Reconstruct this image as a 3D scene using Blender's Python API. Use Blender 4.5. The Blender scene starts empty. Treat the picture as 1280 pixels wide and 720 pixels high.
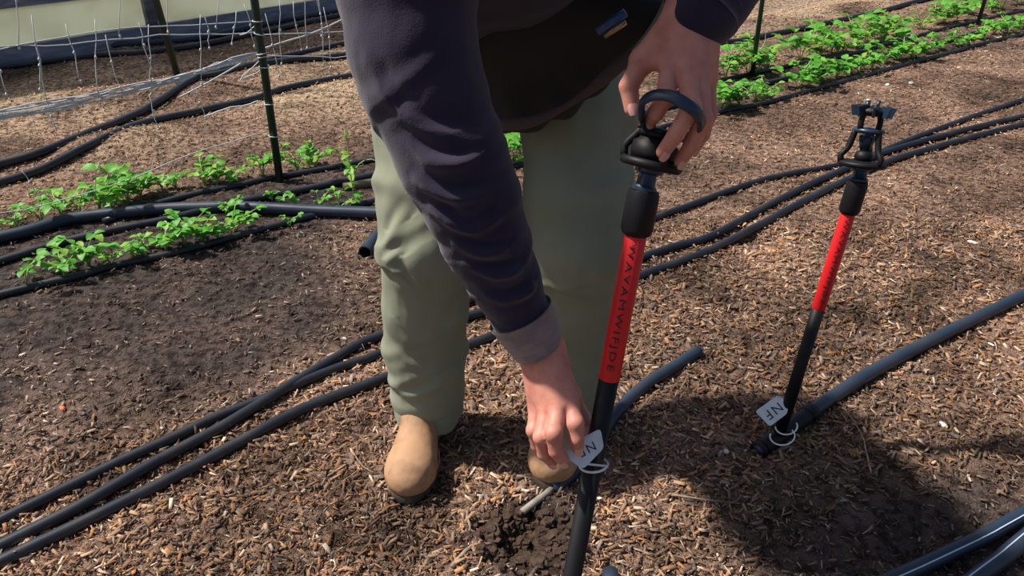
import bpy, math, random
import numpy as np
from mathutils import Vector, Matrix
import openvdb as vdb

random.seed(7)
rng = np.random.default_rng(7)
S = bpy.context.scene
C = S.collection

# ------------------------------------------------------------------ camera, sky, sun, exposure
CAM_H, PITCH, FPX = 1.2, math.radians(29.2), 1000.0
cam_d = bpy.data.cameras.new('camera')
cam_d.sensor_width = 36.0
cam_d.lens = 36.0 * FPX / 1280.0
cam_d.clip_start = 0.02
cam = bpy.data.objects.new('camera', cam_d)
cam.location = (0, 0, CAM_H)
cam.rotation_euler = (math.pi / 2 - PITCH, 0, 0)
C.objects.link(cam)
S.camera = cam

SUN_AZ = Vector((-1.0, 0.20))          # where the sun stands, seen from above
SUN_EL = math.radians(55)
sd = bpy.data.lights.new('sun', 'SUN')
sd.energy = 5.6
sd.angle = math.radians(2.5)
sd.color = (1.0, 0.93, 0.84)
sun = bpy.data.objects.new('sun', sd)
_h = SUN_AZ.normalized() * math.cos(SUN_EL)
sun.rotation_euler = Vector((_h.x, _h.y, math.sin(SUN_EL))).to_track_quat('Z', 'Y').to_euler()
sun.location = (-4, -3, 6)
C.objects.link(sun)

W = bpy.data.worlds.new('sky'); S.world = W; W.use_nodes = True
wn = W.node_tree.nodes; wl = W.node_tree.links
bgn = wn['Background']
sky = wn.new('ShaderNodeTexSky'); sky.sky_type = 'NISHITA'
sky.sun_disc = False
sky.sun_elevation = SUN_EL
sky.sun_rotation = math.atan2(SUN_AZ.x, SUN_AZ.y)
sky.dust_density = 3.0
wl.new(sky.outputs[0], bgn.inputs[0])
bgn.inputs[1].default_value = 0.08

S.view_settings.view_transform = 'Standard'
S.view_settings.look = 'None'
S.view_settings.gamma = 1.0
S.view_settings.use_curve_mapping = False
S.view_settings.exposure = 0.15

# ------------------------------------------------------------------ geometry of the view
ct, st = math.cos(PITCH), math.sin(PITCH)
def P(px, py, z):
    """world point seen at a photograph pixel, z metres deep"""
    u = (px - 640) / FPX * z
    v = (360 - py) / FPX * z
    return Vector((u, z * ct + v * st, CAM_H - z * st + v * ct))
def G(px, py, h=0.0):
    """point of the ground (height h) for a photograph pixel"""
    a = (360 - py) / FPX
    z = (CAM_H - h) / (st - a * ct)
    return P(px, py, z)

# ------------------------------------------------------------------ vectorised noise
def _hash(i, j, k, s):
    n = (i * 73856093) ^ (j * 19349663) ^ (k * 83492791) ^ (s * 2654435761)
    n = (n ^ (n >> 13)) * 1274126177 & 0x7fffffff
    n = (n ^ (n >> 16)) & 0xffff
    return n / 65535.0
def vnoise(p, s=0):
    p = np.asarray(p, dtype=np.float64)
    f = np.floor(p); t = p - f; f = f.astype(np.int64)
    t = t * t * (3 - 2 * t)
    r = 0
    for a in (0, 1):
        wa = t[..., 0] if a else 1 - t[..., 0]
        for b in (0, 1):
            wb = t[..., 1] if b else 1 - t[..., 1]
            for c in (0, 1):
                wc = t[..., 2] if c else 1 - t[..., 2]
                r = r + wa * wb * wc * _hash(f[..., 0] + a, f[..., 1] + b, f[..., 2] + c, s)
    return r * 2 - 1
def fbm(p, octv=4, s=0):
    r = 0; a = 0.5
    for o in range(octv):
        r = r + a * vnoise(p * 2 ** o, s + o); a *= 0.5
    return r
def sstep(a, b, x):
    t = np.clip((x - a) / (b - a), 0, 1)
    return t * t * (3 - 2 * t)

# ------------------------------------------------------------------ the ground's relief and its zones
ROW_A, ROW_B = G(350, 225), G(1222, 30)
rdir = (ROW_B - ROW_A); rdir.z = 0; rdir.normalize()
rnor = Vector((-rdir.y, rdir.x, 0))
HOLE = G(655, 672)
HEAP = G(640, 640)
def row_v(x, y):
    return (x - ROW_A.x) * rnor.x + (y - ROW_A.y) * rnor.y
def row_u(x, y):
    return (x - ROW_A.x) * rdir.x + (y - ROW_A.y) * rdir.y
DIPS = [(G(430, 535), .13, .05, .018), (G(945, 300), .10, .08, .018), (G(1265, 712), .40, .22, .05)]
def gz(x, y):
    x = np.asarray(x, float); y = np.asarray(y, float)
    p = np.stack([x, y, 0 * x], -1)
    h = 0.016 * fbm(p * 1.7, 3, 11) + 0.008 * fbm(p * 9, 3, 23) + 0.003 * vnoise(p * 60, 31)
    v = row_v(x, y); u = row_u(x, y)
    # raked-up mounds of litter behind the seedling row
    wob = 0.18 * vnoise(np.stack([u * .9, u * 0, u * 0], -1), 5)
    h = h + 0.05 * np.exp(-((v - 0.95 - wob) / 0.20) ** 2) * (0.7 + .5 * vnoise(p * 2.3, 8))
    h = h + 0.06 * np.exp(-((v - 1.75 - wob) / 0.25) ** 2) * (0.7 + .5 * vnoise(p * 2.1, 9))
    r = np.hypot(x - HOLE.x, y - HOLE.y)
    h = h - 0.05 * np.exp(-(r / 0.05) ** 2) + 0.018 * np.exp(-((r - 0.105) / 0.035) ** 2)
    h = h + 0.02 * np.exp(-(r / 0.13) ** 2) * vnoise(p * 45, 77)
    for c, sx, sy, dd in DIPS:
        h = h - dd * np.exp(-((x - c.x) / sx) ** 2 - ((y - c.y) / sy) ** 2)
    return h
def gzf(x, y):
    return float(gz(np.array([x]), np.array([y]))[0])

def bare_shade_mask(x, y):
    """1 on bare soil and in the soft shade painted at left, 0 under litter"""
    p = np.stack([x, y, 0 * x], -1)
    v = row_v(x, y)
    m = sstep(0.25, -0.05, v) * sstep(-1.55, -1.05, v - .25 * vnoise(p * 1.6, 41))  # left patch: barer soil, plus soft shade painted into the ground colour
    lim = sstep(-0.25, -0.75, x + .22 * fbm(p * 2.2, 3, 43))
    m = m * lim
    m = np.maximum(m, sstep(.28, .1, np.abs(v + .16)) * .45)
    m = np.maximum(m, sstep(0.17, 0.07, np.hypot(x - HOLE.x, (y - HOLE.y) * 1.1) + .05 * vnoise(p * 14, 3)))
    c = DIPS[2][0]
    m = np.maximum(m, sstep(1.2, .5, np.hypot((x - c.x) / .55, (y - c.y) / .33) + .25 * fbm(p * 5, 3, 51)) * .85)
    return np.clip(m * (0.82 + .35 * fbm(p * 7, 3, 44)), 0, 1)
def sand_mask(x, y):
    p = np.stack([x, y, 0 * x], -1)
    v = row_v(x, y)
    m = np.exp(-((v - 1.05) / .40) ** 2) * .9 + np.exp(-((v - 1.85) / .3) ** 2) * .9
    return np.clip(m * sstep(-.15, .2, fbm(p * 1.8, 3, 61) + .15), 0, 1)

# ------------------------------------------------------------------ helpers
MATS = {}
def principled(name, base, rough=0.6, metal=0.0, spec=0.5, noise=None, bump=None, sheen=0, coat=0,
               attr=None, sss=0, trans=0, stretch=(1, 1, 1)):
    if name in MATS: return MATS[name]
    m = bpy.data.materials.new(name); m.use_nodes = True
    nt = m.node_tree; n = nt.nodes; l = nt.links
    b = n['Principled BSDF']
    b.inputs['Base Color'].default_value = (*base, 1)
    b.inputs['Roughness'].default_value = rough
    b.inputs['Metallic'].default_value = metal
    b.inputs['Specular IOR Level'].default_value = spec
    if sheen:
        b.inputs['Sheen Weight'].default_value = sheen
        b.inputs['Sheen Roughness'].default_value = .6
    if coat: b.inputs['Coat Weight'].default_value = coat
    if sss:
        b.inputs['Subsurface Weight'].default_value = sss
        b.inputs['Subsurface Radius'].default_value = (.012, .004, .002)
        b.inputs['Subsurface Scale'].default_value = .6
    if trans: b.inputs['Transmission Weight'].default_value = trans
    tc = n.new('ShaderNodeTexCoord')
    mp = n.new('ShaderNodeMapping'); mp.inputs['Scale'].default_value = stretch
    l.new(tc.outputs['Object'], mp.inputs[0])
    col = None
    if attr:
        a = n.new('ShaderNodeAttribute'); a.attribute_name = attr
        col = a.outputs['Color']
    if noise:
        sc, c2, lo, hi = noise
        t = n.new('ShaderNodeTexNoise'); t.inputs['Scale'].default_value = sc; t.inputs['Detail'].default_value = 5
        l.new(mp.outputs[0], t.inputs[0])
        r = n.new('ShaderNodeMapRange'); r.inputs[1].default_value = lo; r.inputs[2].default_value = hi
        l.new(t.outputs[0], r.inputs[0])
        mx = n.new('ShaderNodeMix'); mx.data_type = 'RGBA'
        l.new(r.outputs[0], mx.inputs[0])
        if attr:
            mx.blend_type = 'MULTIPLY'
            l.new(col, mx.inputs[6])
        else:
            mx.inputs[6].default_value = (*base, 1)
        mx.inputs[7].default_value = (*c2, 1)
        col = mx.outputs[2]
    if col is not None: l.new(col, b.inputs['Base Color'])
    if bump:
        sc, stn, dist = bump
        t = n.new('ShaderNodeTexNoise'); t.inputs['Scale'].default_value = sc; t.inputs['Detail'].default_value = 4
        l.new(mp.outputs[0], t.inputs[0])
        bm = n.new('ShaderNodeBump'); bm.inputs['Strength'].default_value = stn; bm.inputs['Distance'].default_value = dist
        l.new(t.outputs[0], bm.inputs['Height']); l.new(bm.outputs[0], b.inputs['Normal'])
    MATS[name] = m
    return m

def mesh_obj(name, V, F, mat, parent=None, smooth=True):
    me = bpy.data.meshes.new(name)
    V = np.asarray(V, dtype=np.float32).reshape(-1, 3)
    me.from_pydata([tuple(v) for v in V.tolist()] if len(V) < 20000 else V.tolist(), [], F if isinstance(F, list) else F.tolist())
    if mat: me.materials.append(mat)
    if smooth: me.shade_smooth()
    me.update()
    o = bpy.data.objects.new(name, me); C.objects.link(o)
    if parent: o.parent = parent
    return o
def fast_mesh(name, V, quads, mat, parent=None, smooth=True, tris=None):
    me = bpy.data.meshes.new(name)
    V = np.ascontiguousarray(V, dtype=np.float32)
    loops = quads.reshape(-1); sizes = np.full(len(quads), 4)
    if tris is not None and len(tris):
        loops = np.concatenate([loops, tris.reshape(-1)]); sizes = np.concatenate([sizes, np.full(len(tris), 3)])
    me.vertices.add(len(V)); me.vertices.foreach_set('co', V.reshape(-1))
    me.loops.add(len(loops)); me.loops.foreach_set('vertex_index', loops.astype(np.int32))
    me.polygons.add(len(sizes))
    me.polygons.foreach_set('loop_start', np.concatenate([[0], np.cumsum(sizes)[:-1]]).astype(np.int32))
    me.update(calc_edges=True); me.validate()
    if mat: me.materials.append(mat)
    if smooth: me.shade_smooth()
    o = bpy.data.objects.new(name, me); C.objects.link(o)
    if parent: o.parent = parent
    return o
def set_colors(o, cols, name='tint'):
    a = o.data.color_attributes.new(name, 'FLOAT_COLOR', 'POINT')
    c4 = np.ones((len(cols), 4), np.float32); c4[:, :3] = cols
    a.data.foreach_set('color', c4.reshape(-1))
def tag(o, label, cat, group=None, kind=None):
    if label: o['label'] = label
    if cat: o['category'] = cat
    if group: o['group'] = group
    if kind: o['kind'] = kind
    return o
def empty(name, loc=(0, 0, 0)):
    o = bpy.data.objects.new(name, None); o.location = loc; o.empty_display_size = .05
    C.objects.link(o); return o
def rel(o, parent):
    """keep world-built geometry in place under a moved root"""
    o.parent = parent
    o.matrix_parent_inverse = Matrix.Translation(-parent.location)
    return o

def catmull(pts, step=0.03):
    pts = [Vector(p) for p in pts]
    if len(pts) < 3:
        a, b = pts; n = max(2, int((b - a).length / step)); return [a.lerp(b, i / n) for i in range(n + 1)]
    Q = [2 * pts[0] - pts[1]] + pts + [2 * pts[-1] - pts[-2]]
    out = []
    for i in range(1, len(Q) - 2):
        p0, p1, p2, p3 = Q[i - 1:i + 3]
        n = max(2, int((p2 - p1).length / step))
        for k in range(n):
            t = k / n
            out.append(.5 * ((2 * p1) + (p2 - p0) * t + (2 * p0 - 5 * p1 + 4 * p2 - p3) * t * t + (3 * p1 - p0 - 3 * p2 + p3) * t ** 3))
    out.append(pts[-1].copy())
    return out
def tube_geo(path, r, n=12, cap=True, flat=1.0):
    path = [Vector(p) for p in path]
    rs = r if isinstance(r, (list, tuple)) else [r] * len(path)
    V = []; F = []
    t0 = (path[1] - path[0]).normalized()
    up = Vector((0, 0, 1)) if abs(t0.z) < .9 else Vector((1, 0, 0))
    s = t0.cross(up).normalized()
    for i, p in enumerate(path):
        t = (path[min(i + 1, len(path) - 1)] - path[max(i - 1, 0)])
        if t.length < 1e-9: t = t0
        t.normalize(); t0 = t
        s = (s - t * s.dot(t)).normalized(); u = s.cross(t)
        for k in range(n):
            a = 2 * math.pi * k / n
            V.append(p + s * (math.cos(a) * rs[i]) + u * (math.sin(a) * rs[i] * flat))
    for i in range(len(path) - 1):
        for k in range(n):
            a = i * n + k; b = i * n + (k + 1) % n
            F.append((a, a + n, b + n, b))
    if cap:
        F.append(tuple(range(n))); F.append(tuple(reversed(range((len(path) - 1) * n, len(path) * n))))
    return V, F
class MB:
    def __init__(s): s.V = []; s.F = []
    def add(s, V, F):
        k = len(s.V); s.V += [tuple(v) for v in V]; s.F += [tuple(i + k for i in f) for f in F]; return s
    def tube(s, path, r, n=12, cap=True, flat=1.0): return s.add(*tube_geo(path, r, n, cap, flat))
    def lathe(s, prof, n=28, c=(0, 0, 0)):
        V = []; F = []
        for r, z in prof:
            for k in range(n):
                a = 2 * math.pi * k / n
                V.append((c[0] + r * math.cos(a), c[1] + r * math.sin(a), c[2] + z))
        for i in range(len(prof) - 1):
            for k in range(n):
                a = i * n + k; b = i * n + (k + 1) % n
                F.append((a, b, b + n, a + n))
        F.append(tuple(reversed(range(n)))); F.append(tuple(range((len(prof) - 1) * n, len(prof) * n)))
        return s.add(V, F)
    def torus(s, R, r, c=(0, 0, 0), n=32, m=10, flat=1.0):
        V = []; F = []
        for i in range(n):
            a = 2 * math.pi * i / n
            for j in range(m):
                b = 2 * math.pi * j / m
                V.append((c[0] + (R + r * math.cos(b)) * math.cos(a), c[1] + (R + r * math.cos(b)) * math.sin(a), c[2] + r * flat * math.sin(b)))
        for i in range(n):
            for j in range(m):
                F.append((i * m + j, ((i + 1) % n) * m + j, ((i + 1) % n) * m + (j + 1) % m, i * m + (j + 1) % m))
        return s.add(V, F)
    def box(s, c, h, M=None):
        V = [Vector((x * h[0], y * h[1], z * h[2])) for x in (-1, 1) for y in (-1, 1) for z in (-1, 1)]
        if M: V = [M @ v for v in V]
        V = [v + Vector(c) for v in V]
        return s.add(V, [(0, 1, 3, 2), (4, 6, 7, 5), (0, 4, 5, 1), (2, 3, 7, 6), (0, 2, 6, 4), (1, 5, 7, 3)])
    def build(s, name, mat, parent=None, smooth=True):
        return mesh_obj(name, s.V, s.F, mat, parent, smooth)

def auto_smooth(o, ang=40):
    me = o.data
    me.shade_smooth()
    try: me.set_sharp_from_angle(angle=math.radians(ang))
    except Exception: pass
    return o

# ------------------------------------------------------------------ signed distance sculpting
def cap_sdf(p, a, b, ra, rb):
    ab = b - a; L = float(ab @ ab) + 1e-12
    q = p - a
    t = np.clip((q @ ab) / L, 0, 1)
    d = q - t[..., None] * ab
    return np.sqrt((d * d).sum(-1)) - (ra + (rb - ra) * t)
def ell_sdf(p, c, R, r):
    q = (p - c) @ R
    k0 = np.sqrt(((q / r) ** 2).sum(-1)); k1 = np.sqrt(((q / (r * r)) ** 2).sum(-1)) + 1e-9
    return k0 * (k0 - 1) / k1
def cap(a, b, ra, rb=None, k=.01):
    return ('c', np.array(a, float), np.array(b, float), ra, ra if rb is None else rb, k)
def ell(c, r, R=None, k=.01, sub=False):
    return ('e', np.array(c, float), np.eye(3) if R is None else np.array(R, float), np.array(r, float), sub, k)
def chain(pts, rs, k=.01):
    return [cap(pts[i], pts[i + 1], rs[i], rs[i + 1], k) for i in range(len(pts) - 1)]
def bbox(pr):
    if pr[0] == 'c':
        r = max(pr[3], pr[4]); return np.minimum(pr[1], pr[2]) - r, np.maximum(pr[1], pr[2]) + r
    r = max(pr[3]); return pr[1] - r, pr[1] + r
def smin(a, b, k):
    h = np.clip(.5 + .5 * (b - a) / k, 0, 1)
    return b + (a - b) * h - k * h * (1 - h)
def eval_group(p, prims, d):
    for pr in prims:
        if pr[0] == 'c': e = cap_sdf(p, pr[1], pr[2], pr[3], pr[4]); k = pr[5]
        else: e = ell_sdf(p, pr[1], pr[2], pr[3]); k = pr[5]
        if pr[0] == 'e' and pr[4]: d = -smin(-d, e, k)
        else: d = smin(d, e, k)
    return d
def sculpt(name, base, layers, vox, mat, parent=None, disp=None, adapt=0.0):
    """base: prims; layers: [(k, prims)] filleted onto base but not onto each other"""
    allp = base + [q for _, l in layers for q in l]
    lo = np.min([bbox(q)[0] for q in allp], 0) - .02; hi = np.max([bbox(q)[1] for q in allp], 0) + .02
    B = 24
    nb = np.ceil((hi - lo) / (vox * B)).astype(int)
    grid = vdb.FloatGrid(.1)
    m = 4 * vox + .012
    def near(prims, blo, bhi):
        r = []
        for q in prims:
            l, h = bbox(q)
            if np.all(l - m < bhi) and np.all(h + m > blo): r.append(q)
        return r
    ax = np.arange(B) * vox
    I, J, K = np.meshgrid(ax, ax, ax, indexing='ij')
    off = np.stack([I, J, K], -1).reshape(-1, 3)
    diag = vox * B * .87
    for i in range(nb[0]):
        for j in range(nb[1]):
            for k in range(nb[2]):
                blo = lo + np.array([i, j, k]) * vox * B; bhi = blo + vox * B
                nbse = near(base, blo, bhi)
                nl = [(kk, near(l, blo, bhi)) for kk, l in layers]; nl = [q for q in nl if q[1]]
                if not nbse and not nl: continue
                cen = ((blo + bhi) / 2)[None]
                far = np.full(1, .5)
                dc = eval_group(cen, nbse, far); tot = dc.copy()
                for kk, l in nl: tot = np.minimum(tot, smin(dc, eval_group(cen, l, far), kk))
                if abs(tot[0]) > diag + .05: 
                    if tot[0] < 0: grid.copyFromArray(np.full((B, B, B), -.1, np.float32), ijk=(i * B, j * B, k * B))
                    continue
                p = off + blo
                far = np.full(len(p), .5)
                d = eval_group(p, nbse, far); tot = d.copy()
                for kk, l in nl: tot = np.minimum(tot, smin(d, eval_group(p, l, far), kk))
                grid.copyFromArray(np.clip(tot, -.1, .1).astype(np.float32).reshape(B, B, B), ijk=(i * B, j * B, k * B))
    res = grid.convertToPolygons(0.0, adapt)
    pts = res[0]; quads = res[-1]; tris = res[1] if len(res) == 3 else None
    V = np.asarray(pts, float) * vox + lo
    quads = np.asarray(quads)
    # keep outward normals
    a, b, c = V[quads[:, 0]], V[quads[:, 1]], V[quads[:, 2]]
    fn = np.cross(b - a, c - a)
    cen = (a + c) / 2
    e = 1e-3
    samp = rng.integers(0, len(quads), 60)
    pp = cen[samp] + fn[samp] / (np.linalg.norm(fn[samp], axis=1, keepdims=True) + 1e-12) * .004
    d = eval_group(pp, base, np.full(60, .5)); tt = d.copy()
    for kk, l in layers: tt = np.minimum(tt, smin(d, eval_group(pp, l, np.full(60, .5)), kk))
    if (tt > 0).sum() < 30:
        quads = quads[:, ::-1]; fn = -fn
        if tris is not None: tris = np.asarray(tris)[:, ::-1]
    if disp is not None:
        N = np.zeros_like(V)
        for q in range(4): np.add.at(N, quads[:, q], fn)
        if tris is not None and len(tris):
            tr = np.asarray(tris); f2 = np.cross(V[tr[:, 1]] - V[tr[:, 0]], V[tr[:, 2]] - V[tr[:, 0]])
            for q in range(3): np.add.at(N, tr[:, q], f2)
        N /= np.linalg.norm(N, axis=1, keepdims=True) + 1e-12
        V = V + N * disp(V)[:, None]
    return fast_mesh(name, V, quads, mat, parent, True, tris)

# ------------------------------------------------------------------ materials
M_ground = principled('litter_and_soil', (.2, .13, .09), .95, spec=.15, attr='tint', noise=(38, (.30, .26, .24), .42, .62), bump=(120, .9, .012))
M_chip = principled('wood_chip', (.3, .2, .12), .85, spec=.25, attr='tint', noise=(300, (.7, .66, .6), .4, .7))
M_pipe = principled('black_polyethylene', (.012, .016, .026), .42, spec=.5, noise=(9, (.04, .038, .04), .45, .75), bump=(200, .12, .001))
M_pipe_b = principled('blue_grey_polyethylene', (.018, .032, .056), .42, spec=.45, noise=(7, (.045, .052, .07), .45, .75), bump=(150, .1, .001))
M_pipe_o = principled('olive_pipe', (.13, .12, .06), .6, noise=(20, (.2, .17, .1), .4, .7))
M_greytube = principled('grey_tube', (.28, .25, .21), .6, noise=(60, (.18, .15, .12), .4, .7))
M_black = principled('black_plastic', (.006, .006, .008), .55, spec=.3, bump=(90, .1, .001))
M_blackblue = principled('blue_black_plastic', (.012, .03, .06), .35, spec=.6)
M_red = principled('red_plastic', (.70, .012, .02), .42, spec=.45, noise=(30, (.66, .02, .02), .4, .7))
M_ink = principled('dark_lettering', (.03, .008, .01), .6)
M_marker = principled('marker_ink', (.01, .015, .04), .6)
M_tag = principled('white_tag_plastic', (.62, .70, .76), .45, noise=(40, (.50, .56, .6), .45, .75))
M_wire = principled('white_tie', (.75, .78, .80), .4)
M_jacket = principled('jacket_fleece', (.020, .015, .038), .95, spec=.10, sheen=.20, noise=(14, (.026, .020, .045), .4, .7), bump=(420, .35, .0015))
M_cuff = principled('dusty_cuff', (.26, .21, .20), .95, spec=.1, sheen=.3, noise=(40, (.16, .13, .14), .4, .7), bump=(420, .35, .0015))
M_trouser = principled('trouser_canvas', (.25, .275, .205), .9, spec=.12, sheen=.05, noise=(9, (.21, .225, .155), .4, .7), bump=(600, .25, .001))
M_boot = principled('tan_leather', (.43, .255, .145), .68, spec=.3, noise=(26, (.27, .155, .085), .45, .75), bump=(160, .25, .0015))
M_sole = principled('rubber_sole', (.045, .035, .028), .8, noise=(50, (.12, .09, .06), .5, .7))
M_skin = principled('skin', (.60, .27, .20), .5, spec=.35, sss=.12, noise=(55, (.50, .19, .15), .4, .72), bump=(260, .25, .0012))
M_nail = principled('nail', (.68, .38, .33), .3, spec=.5)
M_hair = principled('hair', (.06, .04, .025), .7, bump=(300, .6, .003), stretch=(1, 1, 4))
M_eye = principled('eye', (.75, .73, .7), .2)
M_iris = principled('iris', (.05, .04, .03), .2)
M_shirt = principled('undershirt', (.022, .022, .02), .95, bump=(300, .3, .001))
M_hem = principled('hem_cloth', (.075, .055, .055), .95, bump=(400, .3, .001))
M_strap = principled('strap_webbing', (.12, .16, .17), .8, bump=(400, .4, .001))
M_clip = principled('blue_clip', (.05, .09, .25), .35)
M_clip2 = principled('brass', (.45, .34, .2), .35, metal=.8)
M_post = principled('green_coated_post', (.008, .036, .020), .45, spec=.5, noise=(18, (.02, .035, .025), .45, .7))
M_string = principled('white_netting', (.62, .66, .70), .6)
M_leaf = principled('fresh_leaf', (.09, .36, .04), .5, spec=.4, noise=(40, (.17, .46, .06), .35, .7))
M_leaf2 = principled('yellow_green_leaf', (.28, .50, .06), .5, spec=.4, noise=(40, (.18, .42, .05), .35, .7))
M_stem = principled('plant_stem', (.34, .45, .14), .6)
M_timber = principled('weathered_baseboard', (.20, .21, .28), .8, noise=(6, (.36, .35, .38), .4, .65), bump=(30, .5, .01), stretch=(1, 1, 6))
M_panel = principled('pale_green_panel', (.66, .70, .58), .6, noise=(3, (.50, .52, .38), .45, .75), bump=(6, .4, .02))
M_film = principled('greenhouse_film', (.74, .84, .85), .45, noise=(2.5, (.55, .68, .72), .4, .7), bump=(4, .5, .03))
M_twig = principled('dry_twig', (.34, .24, .17), .85, noise=(60, (.2, .14, .1), .4, .7))
M_pale = principled('pale_stone', (.62, .58, .52), .8, noise=(60, (.45, .40, .35), .4, .7))
M_orange = principled('orange_leaf', (.70, .13, .04), .6, noise=(60, (.5, .12, .05), .4, .7))
M_clod = principled('damp_soil', (.055, .036, .028), .95, spec=.15, noise=(40, (.10, .065, .045), .45, .7), bump=(120, .8, .006))

def make_translucent(m, tl, tr):
    nt = m.node_tree; n = nt.nodes; l = nt.links
    b = n['Principled BSDF']; out = n['Material Output']
    t = n.new('ShaderNodeBsdfTranslucent'); mx = n.new('ShaderNodeMixShader'); mx.inputs[0].default_value = tl
    src = b.inputs['Base Color'].links[0].from_socket
    l.new(src, t.inputs[0])
    l.new(b.outputs[0], mx.inputs[1]); l.new(t.outputs[0], mx.inputs[2])
    if tr:
        q = n.new('ShaderNodeBsdfTransparent'); m2 = n.new('ShaderNodeMixShader'); m2.inputs[0].default_value = tr
        l.new(mx.outputs[0], m2.inputs[1]); l.new(q.outputs[0], m2.inputs[2]); l.new(m2.outputs[0], out.inputs[0])
    else: l.new(mx.outputs[0], out.inputs[0])
make_translucent(M_film, .65, .30)
make_translucent(M_panel, .6, .12)
make_translucent(M_leaf, .35, 0); make_translucent(M_leaf2, .35, 0)
# ------------------------------------------------------------------ the ground
def build_ground():
    ys = np.concatenate([np.linspace(-3, .5, 30)[:-1], np.linspace(.5, 2.6, 300)[:-1], np.linspace(2.6, 7.5, 260)[:-1], np.linspace(7.5, 30, 40)])
    xs = np.concatenate([np.linspace(-20, -3.6, 40)[:-1], np.linspace(-3.6, -1.2, 100)[:-1], np.linspace(-1.2, 1.4, 320)[:-1], np.linspace(1.4, 5, 160)[:-1], np.linspace(5, 22, 40)])
    X, Y = np.meshgrid(xs, ys, indexing='xy')
    V = np.stack([X, Y, gz(X, Y)], -1).reshape(-1, 3)
    nx, ny = len(xs), len(ys)
    idx = np.arange(nx * ny).reshape(ny, nx)
    Q = np.stack([idx[:-1, :-1], idx[:-1, 1:], idx[1:, 1:], idx[1:, :-1]], -1).reshape(-1, 4)
    o = fast_mesh('floor', V, Q, M_ground)
    x, y = V[:, 0], V[:, 1]
    p = np.stack([x, y, 0 * x], -1)
    litter = np.array([.22, .145, .108]); soil = np.array([.043, .037, .038]); sand = np.array([.52, .39, .26])  # soil tone dark and grey, carrying the shade painted at left
    dark = np.array([.05, .034, .026])
    b = bare_shade_mask(x, y)[:, None]; s = sand_mask(x, y)[:, None]
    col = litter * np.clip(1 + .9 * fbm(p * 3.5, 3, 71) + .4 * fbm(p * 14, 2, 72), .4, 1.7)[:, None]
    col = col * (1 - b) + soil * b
    col = col * (1 - s) + sand * s
    hr = sstep(.15, .05, np.hypot(x - HOLE.x, y - HOLE.y))[:, None]
    col = col * (1 - hr) + dark * hr
    set_colors(o, col)
    tag(o, 'brown soil floor of the growing tunnel strewn with wood chips', 'ground', kind='structure')
build_ground()

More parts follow.
